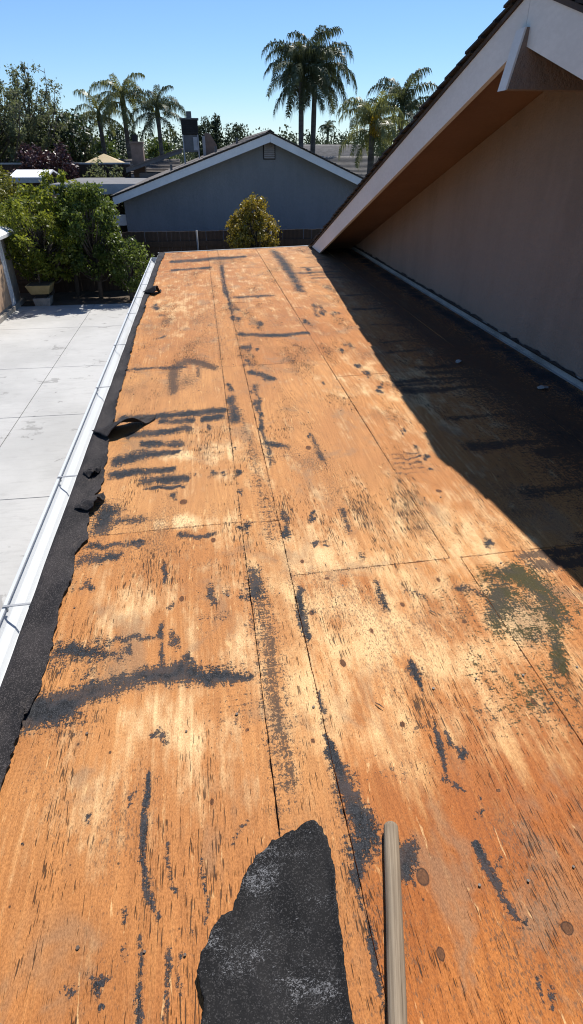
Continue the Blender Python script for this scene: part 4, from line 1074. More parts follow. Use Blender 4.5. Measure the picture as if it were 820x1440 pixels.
# ------------------------------------------------------------------ fence at the end of the yard
fz = at(300, 324, 21.0).z
fence = empty('fence', (-2, 21, GROUND), 'dark brown board fence behind the roof end and bushes', 'fence')
pb = MB().box(-0.0705, 0.0705, -0.010, 0.010, 0, fz - GROUND).build('fence_board', m_fence, fence, bevel=0.004)
pb.location = (-10, 0, 0)
for i in range(1, 132):
    c = pb.copy(); col.objects.link(c); c.location = (-10 + i * 0.142, r2.uniform(-0.006, 0.006), r2.uniform(-0.018, 0.0)); c.rotation_euler = (0, r2.uniform(-0.006, 0.006), 0)
for z_ in (0.3, 1.32): MB().box(-10, 8.6, -0.055, -0.016, z_, z_ + 0.09).build('rail', m_fence, fence)
MB().box(-10, 8.6, -0.06, -0.014, fz - GROUND - 0.42, fz - GROUND - 0.30).build('rail', m_fence, fence)
gx = at(277, 330, 20.9).x + 2
for x_ in (gx - 4.88, gx - 2.44, gx, gx + 2.44, gx + 4.88): MB().tube([(x_, -0.095, 0), (x_, -0.095, fz - GROUND + 0.02)], 0.032, 10).build('post', m_post, fence, True)

# ------------------------------------------------------------------ neighbouring house behind the fence
NY = 23.2
PL, PK = at(158, 276, NY - 0.45), at(380, 186, NY - 0.45)
PRr = at(505, 248, NY - 0.45)
mL = (PK.z - PL.z) / (PK.x - PL.x); mR = (PK.z - PRr.z) / (PRr.x - PK.x)
XR = PK.x + (PK.z - PL.z) / mR
def zn(x, off=0.0): return PK.z + off - (mL * (PK.x - x) if x < PK.x else mR * (x - PK.x))
nh = empty('neighbour_house', (PK.x, NY, GROUND), 'grey-blue house with white-trimmed gable facing the stripped roof', 'house')
def np_(o): o.location = (-PK.x, -NY, -GROUND); return o
wl = at(175, 290, NY).x; wr = XR - 0.45
np_(MB().prism([(wl, GROUND), (wr, GROUND), (wr, zn(wr, -0.16)), (PK.x, PK.z - 0.16), (wl, zn(wl, -0.16))], NY, NY + 0.2, 'y').build('wall', m_nwall, nh))
np_(MB().box(wl + 0.01, wr - 0.01, NY + 0.21, NY + 11, GROUND, min(zn(wl), zn(wr)) - 0.25).build('wall', m_nwall, nh))
for (a_, b_) in ((PL.x, PK.x - 0.003), (PK.x + 0.003, XR)):
    np_(MB().prism([(a_, zn(a_, -0.03)), (b_, zn(b_, -0.03)), (b_, zn(b_, -0.275)), (a_, zn(a_, -0.275))], NY - 0.45, NY - 0.41, 'y').build('fascia_board', m_nfascia, nh))
    np_(MB().prism([(a_, zn(a_, -0.028)), (b_, zn(b_, -0.028)), (b_, zn(b_, 0)), (a_, zn(a_, 0))], NY - 0.47, NY + 11.4, 'y').build('roof_deck', m_under, nh))
    np_(MB().prism([(a_, zn(a_, -0.031)), (b_, zn(b_, -0.031)), (b_, zn(b_, -0.12)), (a_, zn(a_, -0.12))], NY - 0.405, NY - 0.002, 'y').build('soffit', m_nfascia, nh))
    s_ = -1 if a_ < PK.x - 0.1 else 1; L_ = abs(b_ - a_); k_ = int(L_ / 0.17)
    for i in range(k_ + 1):
        u0 = PK.x + s_ * (i * 0.17); u1 = u0 + s_ * 0.24
        if abs(u1 - PK.x) > L_ + 0.05: u1 = PK.x + s_ * (L_ + 0.05)
        t = r2.uniform(0.014, 0.022)
        np_(MB().prism([(u0, zn(u0, 0.003)), (u1, zn(u1, 0.018)), (u1, zn(u1, 0.018 + t)), (u0, zn(u0, 0.003 + t))], NY - 0.49 + r2.uniform(-0.02, 0.02), NY + 11.42, 'y').build('shingle_course', m_nshingle, nh))
np_(MB().prism([(PK.x - 0.15, zn(PK.x - 0.15, 0.045)), (PK.x, PK.z + 0.055), (PK.x + 0.15, zn(PK.x + 0.15, 0.045)), (PK.x, PK.z + 0.085)], NY - 0.5, NY + 11.45, 'y').build('ridge_cap', m_nshingle, nh))
va, vb = at(371, 199, NY), at(386, 223, NY)
v = MB().box(va.x - 0.03, vb.x + 0.03, NY - 0.02, NY - 0.001, vb.z - 0.03, va.z + 0.03).build('gable_vent', m_dark, nh); np_(v)
for i in range(8):
    z_ = vb.z + (va.z - vb.z) * (i + 0.5) / 8; hh = (va.z - vb.z) / 8
    MB().add([(va.x, NY - 0.021, z_ + hh * 0.45), (vb.x, NY - 0.021, z_ + hh * 0.45), (vb.x, NY - 0.065, z_ - hh * 0.3), (va.x, NY - 0.065, z_ - hh * 0.3),
              (va.x, NY - 0.021, z_ + hh * 0.30), (vb.x, NY - 0.021, z_ + hh * 0.30), (vb.x, NY - 0.060, z_ - hh * 0.42), (va.x, NY - 0.060, z_ - hh * 0.42)],
             [(0, 1, 2, 3), (7, 6, 5, 4), (3, 2, 6, 7), (0, 4, 5, 1), (0, 3, 7, 4), (1, 5, 6, 2)]).build('louvre_slat', m_vent, v)
# rooftop cooler and chimney on that house
def stack(name, px0, px1, py0, py1, Y, depth): 
    a_, b_ = at(px0, py0, Y), at(px1, py1, Y); return a_.x, b_.x, Y, Y + depth, b_.z, a_.z
x0, x1, y0, y1, z0, z1 = stack('c', 254, 281, 168, 214, 27.0, 0.9)
cool = empty('rooftop_cooler', ((x0 + x1) / 2, y0, z0), 'dark square evaporative cooler on a stand on the neighbouring roof', 'cooler')
zm = (z0 + z1) / 2 + 0.05
def loc(o, e): o.location = -Vector(e.location); return o
m_cool = pmat('cooler_metal', (0.075, 0.078, 0.085), (0.12, 0.122, 0.13), (3, 3, 3), 0.5, 0.1)
m_cool2 = pmat('cooler_panel', (0.30, 0.31, 0.33), (0.42, 0.43, 0.45), (3, 3, 3), 0.5, 0.1)
loc(MB().box(x0, x1, y0, y1, zm, z1).build('cabinet', m_dark, cool, bevel=0.02), cool)
loc(MB().box(x0 + 0.06, x1 - 0.03, y0 + 0.05, y1 - 0.05, z0, zm - 0.003).build('duct_box', m_cool, cool, bevel=0.01), cool)
loc(MB().box(x1 - 0.22, x1 - 0.06, y0 + 0.03, y0 + 0.048, z0 + 0.06, zm - 0.08).build('access_panel', m_cool2, cool), cool)
for i in range(7): loc(MB().box(x0 + 0.05, x1 - 0.05, y0 - 0.02, y0 - 0.002, zm + 0.06 + i * (z1 - zm - 0.1) / 7, zm + 0.085 + i * (z1 - zm - 0.1) / 7).build('louvre', m_dark, cool), cool)
loc(MB().box(x0 - 0.04, x1 + 0.04, y0 - 0.04, y1 + 0.04, z1 + 0.002, z1 + 0.05).build('lid', m_cool, cool), cool)
xm = (x0 + x1) / 2
loc(MB().tube([(xm, y0 + 0.4, z1 + 0.05), (xm, y0 + 0.4, z1 + 0.28)], 0.10, 14).build('vent_pipe', m_cool, cool), cool)
for (lx, ly) in ((x0 + 0.03, y0 + 0.04), (x1 - 0.03, y0 + 0.04), (x0 + 0.03, y1 - 0.04), (x1 - 0.03, y1 - 0.04)):
    loc(MB().box(lx - 0.02, lx + 0.02, ly - 0.02, ly + 0.02, min(zn(lx) - 0.02, z0 - 0.002) , zm - 0.004).build('stand_leg', m_cool2, cool), cool)
m_brick = pmat('tan_chimney_stucco', (0.19, 0.135, 0.105), (0.27, 0.19, 0.15), (3, 3, 3), 0.9, 0.4)
a_, b_ = at(288, 187, 28.5), at(306, 218, 28.5)
ch = empty('roof_chimney', ((a_.x + b_.x) / 2, 28.5, b_.z), 'brown tapered chimney box right of the rooftop cooler', 'chimney')
loc(MB().prism([(a_.x, b_.z - 0.35), (b_.x, b_.z - 0.35), (b_.x, b_.z + 0.35), (b_.x - 0.28, a_.z), (a_.x, a_.z)], 28.5, 29.3, 'y').build('chimney_body', m_brick, ch), ch)
loc(MB().box(a_.x - 0.12, a_.x - 0.005, 28.45, 28.6, b_.z - 0.3, a_.z - 0.1).build('flue_trim', m_cool2, ch), ch)
for i, (px, py) in enumerate([(240, 226), (303, 203), (333, 196)]):
    p = at(px, py, 24.6 + i * 0.7); z_ = zn(p.x)
    tag(MB().tube([(p.x, p.y, z_ - 0.05), (p.x, p.y, z_ + 0.22)], 0.045, 10).add([(p.x - .09, p.y - .09, z_ + .001), (p.x + .09, p.y - .09, z_ + .03), (p.x + .09, p.y + .09, z_ + .03), (p.x - .09, p.y + .09, z_ + .001)], [(0, 1, 2, 3)]).build('vent_pipe', m_cool), ['short vent pipe low on the neighbouring roof slope', 'short vent pipe beside the brown chimney box', 'short vent pipe nearest the neighbouring ridge'][i], 'vent pipe', 'roof vent pipes')

# ------------------------------------------------------------------ other roofs beyond
def gable_x(name, xa, xb, ya, yb, ze, zr, wallm, roofm, label, trim=m_nfascia, courses=10):
    """house whose ridge runs along X; the slope towards the viewer carries shingle courses"""
    e = empty(name, ((xa + xb) / 2, ya, GROUND), label, 'house')
    ym = (ya + yb) / 2; sl_ = (zr - ze) / (ym - ya)
    loc(MB().prism([(ya + 0.5, GROUND), (yb - 0.5, GROUND), (yb - 0.5, ze + 0.5 * sl_ - 0.12), (ym, zr - 0.12), (ya + 0.5, ze + 0.5 * sl_ - 0.12)], xa + 0.4, xb - 0.4, 'x').build('wall', wallm, e), e)
    for s_ in (1, -1):
        y_e = ya if s_ > 0 else yb
        loc(MB().prism([(y_e, ze - 0.1), (ym - s_ * 0.002, zr - 0.1), (ym - s_ * 0.002, zr), (y_e, ze)], xa, xb, 'x').build('roof_deck', m_under, e), e)
    for i in range(courses):
        u0, u1 = i / courses, (i + 1.3) / courses; u1 = min(u1, 1.0)
        y_0, y_1 = ya + (ym - ya) * u0, ya + (ym - ya) * u1; za, zb_ = ze + (zr - ze) * u0, ze + (zr - ze) * u1
        loc(MB().prism([(y_0, za + 0.03), (y_1, zb_ + 0.006), (y_1, zb_ + 0.012), (y_0, za + 0.075)], xa - 0.03, xb + 0.03, 'x').build('shingle_course', roofm, e), e)
    loc(MB().box(xa - 0.02, xb + 0.02, ya - 0.03, ya - 0.002, ze - 0.2, ze + 0.02).build('fascia_board', trim, e), e)
    loc(MB().prism([(ym - 0.2, zr - 0.02), (ym, zr + 0.07), (ym + 0.2, zr - 0.02), (ym, zr + 0.10)], xa - 0.04, xb + 0.04, 'x').build('ridge_cap', roofm, e), e)
    return e
a_ = at(468, 252, 36); b_ = at(545, 222, 41)
gable_x('far_house', a_.x - 4, a_.x + 10, 36, 46, at(480, 262, 36).z, b_.z, m_nwall, m_gshingle, 'house with grey shingle slope just right of the white gable trim', courses=22)
a_ = at(425, 216, 58); b_ = at(490, 205, 62)
gable_x('far_house', a_.x - 1.5, a_.x + 6.5, 58, 68, at(440, 224, 58).z, at(440, 205, 63).z, m_wall, m_gshingle, 'farther low grey roof under the twin palms', courses=14)
# dark-roofed house left behind the neighbour, with chimney
a_ = at(180, 238, 38)
gable_x('far_house', at(150, 230, 40).x, at(250, 230, 40).x, 40, 50, at(200, 246, 40).z, at(200, 226, 45).z, m_wall, m_nshingle, 'dark low house behind the brown chimney', courses=10)
a_, b_ = at(183, 202, 38.5), at(205, 245, 38.5)
ch = empty('chimney_stack', ((a_.x + b_.x) / 2, 38.5, GROUND), 'tall brown chimney with plain top left of the cooler', 'chimney')
loc(MB().box(a_.x, b_.x, 38.5, 39.4, GROUND, a_.z).build('chimney_body', m_brick, ch, bevel=0.02), ch)
loc(MB().box(a_.x - 0.05, b_.x + 0.05, 38.45, 39.45, a_.z + 0.002, a_.z + 0.10).build('chimney_cap', m_brick, ch), ch)
c = at(190, 200, 38.8); loc(MB().tube([(c.x, 38.9, a_.z + 0.1), (c.x, 38.9, a_.z + 0.42)], 0.16, 12).build('flue', m_dark, ch), ch)
# raking white-edged roof in front of the chimney
r0, r1 = at(178, 243, 35.5), at(256, 215, 35.5)
sr = empty('lean_to_roof', (r0.x, 35.5, GROUND), 'thin dark sloping roof edge rising towards the rooftop cooler', 'roof')
loc(MB().prism([(r0.x, r0.z), (r1.x, r1.z), (r1.x, r1.z + 0.16), (r0.x, r0.z + 0.16)], 35.5, 35.55, 'y').build('fascia_board', m_cool, sr), sr)
loc(MB().prism([(r0.x, r0.z + 0.163), (r1.x, r1.z + 0.163), (r1.x, r1.z + 0.22), (r0.x, r0.z + 0.22)], 35.45, 41, 'y').build('roof_slab', m_nshingle, sr), sr)
loc(MB().box(r0.x + 0.6, r1.x + 2, 36, 37, GROUND, r0.z - 0.02).build('wall', m_wall, sr), sr)
# flat carport roof
f0, f1 = at(66, 262, 28), at(190, 262, 28)
cp = empty('carport', ((f0.x + f1.x) / 2, 28, GROUND), 'flat grey carport roof between the bushes and the grey-blue house', 'carport')
m_flatroof = pmat('flat_roof_grey', (0.13, 0.13, 0.135), (0.19, 0.19, 0.195), (1, 1, 1), 0.9)
loc(MB().box(f0.x, f1.x + 1.5, 28, 36, f0.z - 0.02, f0.z + 0.05).build('roof_sheet', m_flatroof, cp), cp)
loc(MB().box(f0.x - 0.02, f1.x + 1.5, 27.95, 27.995, f0.z - 0.30, f0.z + 0.07).build('fascia_board', m_cool2, cp), cp)
for x_ in (f0.x + 0.3, (f0.x + f1.x) / 2, f1.x + 1.0):
    for y_ in (28.4, 35.6): loc(MB().box(x_ - 0.06, x_ + 0.06, y_ - 0.06, y_ + 0.06, GROUND, f0.z - 0.022).build('post', m_fence, cp), cp)
# small white-roofed shed
a_, b_ = at(12, 252, 30), at(66, 252, 30)
ws = empty('white_roofed_shed', ((a_.x + b_.x) / 2, 30, GROUND), 'small shed with bright white roof behind the left bushes', 'shed')
zr = at(40, 241, 31.6).z; m_wroof = pmat('white_roof_sheet', (0.72, 0.73, 0.74), (0.82, 0.82, 0.82), (1.2, 1.2, 1.2), 0.5, 0.05)
loc(MB().prism([(30.0, a_.z), (31.6, zr), (33.2, a_.z), (33.2, a_.z + 0.07), (31.6, zr + 0.07), (30.0, a_.z + 0.07)], a_.x, b_.x, 'x').build('roof_sheet', m_wroof, ws), ws)
loc(MB().prism([(30.3, GROUND), (32.9, GROUND), (32.9, a_.z + 0.08), (31.6, zr - 0.04), (30.3, a_.z + 0.08)], a_.x + 0.2, b_.x - 0.2, 'x').build('wall', m_fence, ws), ws)
loc(MB().box(a_.x, b_.x, 29.95, 29.995, a_.z - 0.14, a_.z + 0.05).build('fascia_board', m_cool2, ws), ws)
# tan canopy
ap = at(147, 216, 40.5); c0_ = at(118, 231, 39); c1_ = at(178, 231, 39)
cn = empty('garden_canopy', (ap.x, 39, GROUND), 'tan pyramid garden canopy among the trees', 'canopy')
m_canvas = pmat('tan_canvas', (0.42, 0.33, 0.19), (0.52, 0.42, 0.26), (1, 1, 1), 0.9, 0.1)
hw = (c1_.x - c0_.x) / 2; V = [(ap.x, 39 + hw, ap.z)] + [(ap.x + sx * hw, 39 + hw + sy * hw, c0_.z) for sx, sy in ((-1, -1), (1, -1), (1, 1), (-1, 1))] + [(ap.x + sx * hw, 39 + hw + sy * hw, c0_.z - 0.18) for sx, sy in ((-1, -1), (1, -1), (1, 1), (-1, 1))]
loc(MB().add(V, [(0, 1, 2), (0, 2, 3), (0, 3, 4), (0, 4, 1), (1, 5, 6, 2), (2, 6, 7, 3), (3, 7, 8, 4), (4, 8, 5, 1)]).build('canopy_cloth', m_canvas, cn), cn)
for sx in (-1, 1):
    for sy in (-1, 1): loc(MB().box(ap.x + sx * (hw - .06) - .04, ap.x + sx * (hw - .06) + .04, 39 + hw + sy * (hw - .06) - .04, 39 + hw + sy * (hw - .06) + .04, GROUND, c0_.z - 0.02).build('post', m_dark, cn), cn)
# back garden wall in front of the canopy
a_, b_ = at(-40, 229, 37.6), at(182, 229, 37.6)
gw = empty('garden_wall', (a_.x, 37.6, GROUND), 'long dark garden wall with pale capping below the tan canopy', 'wall')
loc(MB().box(a_.x, b_.x, 37.6, 37.75, GROUND, a_.z - 0.08).build('wall_panel', m_fence, gw), gw)
loc(MB().box(a_.x - .02, b_.x + .02, 37.55, 37.8, a_.z - 0.078, a_.z).build('capping', m_cool2, gw), gw)
# small white ledge beside the neighbouring house
a_, b_ = at(150, 303, 23.6), at(179, 317, 23.6)
lg = empty('side_awning', ((a_.x + b_.x) / 2, 23.6, GROUND), 'small cream side awning between the bush and the grey-blue wall', 'awning')
loc(MB().prism([(23.6, b_.z), (24.6, b_.z + 0.12), (24.6, b_.z + 0.2), (23.6, b_.z + 0.35)], a_.x, wl - 0.02, 'x').build('awning_panel', m_wroof, lg), lg)
loc(MB().box(a_.x + 0.1, a_.x + 0.16, 23.8, 23.86, GROUND, b_.z + 0.04).build('post', m_cool2, lg), lg)
# shed at the left edge of the patio
shx = -5.72
shd = empty('garden_shed', (shx - 1, 18, GROUND), 'tan panelled garden shed with pale corner trim at the left patio edge', 'shed')
m_tanp = pmat('weathered_tan_panel', (0.42, 0.27, 0.17), (0.56, 0.40, 0.27), (1.5, 1.5, 0.8), 0.8, 0.3)
m_greyp = pmat('weathered_grey_board', (0.22, 0.20, 0.175), (0.36, 0.33, 0.29), (3, 3, 0.8), 0.85, 0.5)
zt = GROUND + 1.95
loc(MB().box(shx - 2.2, shx, 15.2, 19.55, GROUND + 0.12, zt).build('wall', m_greyp, shd), shd)
loc(MB().box(shx + 0.002, shx + 0.03, 15.4, 18.45, GROUND + 0.2, zt - 0.1).build('door', m_tanp, shd, bevel=0.006), shd)
for ya_, yb_ in ((18.50, 18.64), (18.70, 18.78), (15.22, 15.36)): loc(MB().box(shx + 0.002, shx + 0.05, ya_, yb_, GROUND + 0.12, zt - 0.02).build('corner_trim', m_wroof, shd, bevel=0.005), shd)
loc(MB().box(shx - 2.25, shx + 0.10, 15.1, 19.6, GROUND, GROUND + 0.118).build('base_sill', m_greyp, shd), shd)
loc(MB().prism([(shx + 0.22, zt - 0.03), (shx - 1.1, zt + 0.62), (shx - 2.42, zt - 0.03), (shx - 2.42, zt + 0.05), (shx - 1.1, zt + 0.70), (shx + 0.22, zt + 0.05)], 14.9, 19.8, 'y').build('roof_sheet', m_wroof, shd), shd)
loc(MB().prism([(shx - 0.01, zt + 0.002), (shx - 1.1, zt + 0.55), (shx - 2.19, zt + 0.002)], 15.25, 19.5, 'y').build('gable_panel', m_greyp, shd), shd)
# kettle barbecue cut by the left edge of the picture
kx, ky = -5.62, 15.75
kb = empty('kettle_grill', (kx, ky, GROUND), 'black kettle grill half cut off at the left picture edge', 'grill')
m_black = pmat('black_enamel', (0.012, 0.012, 0.013), (0.022, 0.022, 0.024), (4, 4, 4), 0.3, 0.05)
mb = MB(); mb.tube([(0, 0, 0.48 - 0.17 * math.cos(t * math.pi / 8)) for t in range(9)], [max(0.01, 0.19 * math.sin(t * math.pi / 8)) for t in range(9)], 16); mb.build('bowl', m_black, kb, True)
for t in range(3): MB().tube([(0.13 * math.cos(2.1 * t), 0.13 * math.sin(2.1 * t), 0.36), (0.22 * math.cos(2.1 * t), 0.22 * math.sin(2.1 * t), 0.0)], 0.018, 8).build('leg', m_black, kb)
MB().tube([(0.22 * math.cos(2.1), 0.22 * math.sin(2.1) - .03, 0.06), (0.22 * math.cos(2.1), 0.22 * math.sin(2.1) + .03, 0.06)], 0.06, 12).build('wheel', m_black, kb)
MB().box(-0.05, 0.05, -0.012, 0.012, 0.652, 0.69).build('lid_handle', m_black, kb)
# ------------------------------------------------------------------ foliage
def leaf_mesh(name, C, size, seed=0, aspect=0.5, droop=0.2):
    g = np.random.default_rng(seed); n = len(C)
    d = g.normal(size=(n, 3)); d[:, 2] -= droop; d /= np.linalg.norm(d, axis=1)[:, None]
    nn = g.normal(size=(n, 3)); nn[:, 2] += 0.8; s = np.cross(d, nn); s /= np.linalg.norm(s, axis=1)[:, None]
    L = size * g.uniform(0.6, 1.25, n)[:, None]; W = L * aspect * g.uniform(0.7, 1.2, n)[:, None]
    up = np.cross(s, d)
    V = np.stack([C - d * L * 0.5, C + s * W * 0.5 + up * W * 0.12, C + d * L * 0.5, C - s * W * 0.5 + up * W * 0.12], 1).reshape(-1, 3)
    q = np.arange(4 * n, dtype=np.int32)
    me = bpy.data.meshes.new(name)
    me.vertices.add(4 * n); me.vertices.foreach_set('co', V.astype(np.float32).ravel())
    me.loops.add(4 * n); me.loops.foreach_set('vertex_index', q)
    me.polygons.add(n); me.polygons.foreach_set('loop_start', np.arange(n, dtype=np.int32) * 4); me.polygons.foreach_set('loop_total', np.full(n, 4, np.int32))
    me.update(calc_edges=True)
    return me

def clump_points(clumps, seed=0):
    g = np.random.default_rng(seed); out = []
    for c, r, n in clumps:
        d = g.normal(size=(n, 3)); d /= np.linalg.norm(d, axis=1)[:, None]
        t = g.random(n) ** 0.42
        out.append(np.array(c) + d * np.array(r) * t[:, None] * (1 + 0.15 * g.normal(size=(n, 1))))
    return np.concatenate(out)

def plant(name, label, cat, base, height, rad, mat, n, leaf, seed, nclump=26, group=None, low=0.12, csize=0.34, trunk_r=0.06, flat=1.0, shape='round', aspect=0.5):
    """shrub or tree: trunk with limbs to each clump, crown of single leaves gathered in clumps"""
    g = random.Random(seed); e = empty(name, base, label, cat, group)
    cl = []; m = MB(); z0 = height * low
    m.tube([(0, 0, -0.1), (0.02 * height, 0, height * 0.3), (0, 0.02 * height, height * 0.62), (0.0, 0, height * 0.8)], [trunk_r * 1.25, trunk_r, trunk_r * 0.6, trunk_r * 0.2], 8)
    for i in range(nclump):
        u = (i + 0.5) / nclump; th = i * 2.399 + g.uniform(-0.4, 0.4)
        zz = z0 + (height - z0) * u
        if shape == 'round': rr = math.sin(math.pi * (0.12 + 0.80 * u)) ** 0.7
        elif shape == 'cone': rr = (1.02 - u) ** 0.8
        elif shape == 'vase': rr = 0.35 + 0.65 * math.sin(math.pi * min(1, 0.18 + 0.85 * u))
        r_ = rad * rr * g.uniform(0.45, 0.92)
        c = (r_ * math.cos(th), r_ * math.sin(th) * flat, zz * g.uniform(0.94, 1.0))
        cs = csize * rad * g.uniform(0.65, 1.25)
        cl.append((c, (cs, cs, cs * g.uniform(0.7, 1.15)), int(n / nclump * g.uniform(0.6, 1.4))))
        b0 = (0, 0, min(height * 0.6, max(height * 0.12, zz * 0.55)))
        m.tube([b0, ((b0[0] + c[0]) * 0.5, (b0[1] + c[1]) * 0.5, (b0[2] + c[2]) * 0.5 - 0.03 * height), c], [trunk_r * 0.45, trunk_r * 0.3, trunk_r * 0.08], 5)
    m.build('trunk', m_bark, e, True)
    link('crown', leaf_mesh('crown', clump_points(cl, seed), leaf, seed, aspect), mat, e)
    return e
def gp(px, Y): p = at(px, 300, Y); return (p.x, Y, GROUND)
def hz(px, py, Y): return at(px, py, Y).z - GROUND
# bushes at the end of the patio
plant('citrus_bush', 'glossy green citrus bush at the patio corner above the planter', 'bush', gp(48, 19.9), hz(60, 272, 19.9), 1.5, m_citrus, 11000, 0.12, 1, 70, low=0.26, csize=0.19)
plant('camellia_bush', 'large dense dark green bush beside the gutter end', 'bush', gp(122, 19.9), hz(124, 256, 19.9), 1.12, m_citrus2, 11500, 0.115, 2, 80, low=0.25, csize=0.19)
plant('low_shrub', 'low green shrub spilling right below the dense dark bush', 'bush', gp(168, 19.4), hz(168, 338, 19.4), 0.75, m_citrus2, 3500, 0.10, 3, 18, low=0.2, csize=0.38)
plant('citrus_bush', 'tall thin-topped green bush with long shoots left of the carport', 'bush', gp(88, 20.4), hz(88, 236, 20.4), 1.0, m_citrus, 2200, 0.14, 4, 34, low=0.4, csize=0.18)
plant('yellow_shrub', 'bright yellow-green shrub at the left edge below the white shed roof', 'bush', gp(6, 22.4), hz(6, 255, 22.4), 1.0, m_yellow, 5000, 0.12, 5, 26, low=0.4, csize=0.33)
plant('yellow_shrub', 'tall yellow-green shrub at the far left edge beside the tall tree', 'bush', gp(-6, 25.5), hz(0, 215, 25.5), 0.75, m_yellow, 3500, 0.13, 6, 20, low=0.4, csize=0.4)
plant('yellow_shrub', 'yellow-green shrub between the white shed roof and citrus bush', 'bush', gp(42, 22.8), hz(42, 266, 22.8), 0.95, m_yellow, 3500, 0.12, 16, 20, low=0.4, csize=0.4)
plant('golden_bush', 'round golden-green bush in front of the grey-blue gable wall', 'bush', gp(354, 19.6), hz(354, 280, 19.6), 0.92, m_goldbush, 13000, 0.09, 7, 80, low=0.3, csize=0.20, shape='vase')
plant('small_tree', 'small dull green tree in front of the garden wall', 'tree', gp(158, 37.0), hz(158, 233, 37.0), 1.5, m_tree, 2500, 0.2, 8, 18, low=0.3, csize=0.4)
# planter
pp = at(60, 416, 19.15)
pl = empty('planter_box', (pp.x, 19.15, GROUND), 'cream tapered planter box on a stand in the shade under the citrus', 'planter')
m_cream = pmat('cream_planter', (0.30, 0.22, 0.09), (0.40, 0.31, 0.15), (4, 4, 4), 0.7)
def frustum(w0, w1, z0, z1): return MB().add([(-w0, -w0, z0), (w0, -w0, z0), (w0, w0, z0), (-w0, w0, z0), (-w1, -w1, z1), (w1, -w1, z1), (w1, w1, z1), (-w1, w1, z1)], [(0, 3, 2, 1), (4, 5, 6, 7), (0, 1, 5, 4), (1, 2, 6, 5), (2, 3, 7, 6), (3, 0, 4, 7)])
frustum(0.26, 0.36, 0.34, 0.60).build('tub', m_cream, pl, bevel=0.01); frustum(0.22, 0.25, 0.0, 0.22).build('stand', m_greyp, pl, bevel=0.01)
frustum(0.16, 0.16, 0.2205, 0.339).build('neck', m_dark, pl); frustum(0.31, 0.31, 0.601, 0.605).build('soil', m_soil, pl)
plant('potted_plant', 'thin bare-stemmed plant in the cream planter', 'plant', (pp.x, 19.15, GROUND + 0.6), 0.9, 0.28, m_citrus, 400, 0.10, 9, 8, low=0.4, csize=0.4, trunk_r=0.02)

# tall open tree at the left
def upright_tree(name, label, base, height, rad, mat, seed, nlimb=16, per=9, leaf=0.16, nl=70):
    g = random.Random(seed); e = empty(name, base, label, 'tree'); m = MB(); cl = []
    m.tube([(0, 0, -0.1), (0.1, 0, height * 0.25), (0, 0.1, height * 0.5), (0, 0, height * 0.82)], [0.22, 0.16, 0.09, 0.02], 10)
    for i in range(nlimb):
        th = i * 2.399 + g.uniform(-.3, .3); u = i / nlimb; b0 = Vector((0, 0, height * (0.16 + 0.45 * u)))
        top = Vector((rad * math.cos(th) * (1.0 - 0.55 * u), rad * math.sin(th) * (1 - 0.55 * u), height * g.uniform(0.55 + 0.3 * u, 0.75 + 0.27 * u)))
        mid = (b0 + top) / 2 + Vector((math.cos(th), math.sin(th), 0)) * rad * 0.22
        P = [b0, b0 * 0.4 + mid * 0.6, mid * 0.55 + top * 0.45, top]
        m.tube(P, [0.055, 0.04, 0.025, 0.008], 6)
        for k in range(per):
            t = 0.22 + 0.8 * k / per
            q = (b0 * (1 - t) ** 2 + mid * 2 * t * (1 - t) + top * t * t) + Vector((g.gauss(0, .24), g.gauss(0, .24), g.gauss(0, .25)))
            s = g.uniform(0.14, 0.36); cl.append((q, (s, s, s * 1.2), int(nl * g.uniform(.5, 1.4))))
            m.tube([b0 * (1 - t) ** 2 + mid * 2 * t * (1 - t) + top * t * t, q], [0.02, 0.006], 4)
    m.build('trunk', m_bark, e, True)
    link('crown', leaf_mesh('crown', clump_points(cl, seed), leaf, seed), mat, e)
upright_tree('tall_tree', 'tall open grey-green tree rising at the upper left', gp(14, 40), hz(15, 60, 40), 4.2, m_tree, 21, 34, 11, 0.15, 60)
upright_tree('tall_tree', 'shorter open tree left of the palms, right shoulder of the tall one', gp(66, 41), hz(66, 84, 41), 2.7, m_tree, 22, 24, 10, 0.15, 50)
plant('dense_tree', 'dense dark green tree below the left palms', 'tree', gp(118, 42), hz(118, 162, 42), 1.8, m_treedark, 5200, 0.26, 23, 34, low=0.2, csize=0.36, trunk_r=0.18)
plant('dense_tree', 'mid green tree below the tall open tree', 'tree', gp(25, 45), hz(25, 182, 45), 3.2, m_treedark, 6500, 0.28, 24, 40, low=0.15, csize=0.33, trunk_r=0.2)
plant('dense_tree', 'brighter green tree behind the purple plum trees', 'tree', gp(82, 47), hz(82, 182, 47), 2.2, m_treegreen, 4500, 0.28, 25, 30, low=0.15, csize=0.36, trunk_r=0.18)
plant('plum_tree', 'purple-leaved plum tree above the white shed roof', 'tree', gp(60, 36.4), hz(60, 204, 36.4), 1.25, m_plum, 3800, 0.2, 26, 28, low=0.25, csize=0.36, trunk_r=0.1)
plant('plum_tree', 'smaller purple plum tree left of the tan canopy', 'tree', gp(98, 36.8), hz(98, 207, 36.8), 1.1, m_plum, 3000, 0.2, 27, 24, low=0.25, csize=0.36, trunk_r=0.1)
plant('garden_tree', 'light green tree behind the left palm trunks', 'tree', gp(158, 56), hz(158, 196, 56), 2.0, m_treegreen, 3000, 0.3, 28, 24, low=0.2, csize=0.38, trunk_r=0.15)
plant('garden_tree', 'green bush-like tree between chimney and rooftop cooler', 'tree', gp(232, 52), hz(235, 196, 52), 1.7, m_treegreen, 3000, 0.28, 29, 24, low=0.2, csize=0.38, trunk_r=0.15)
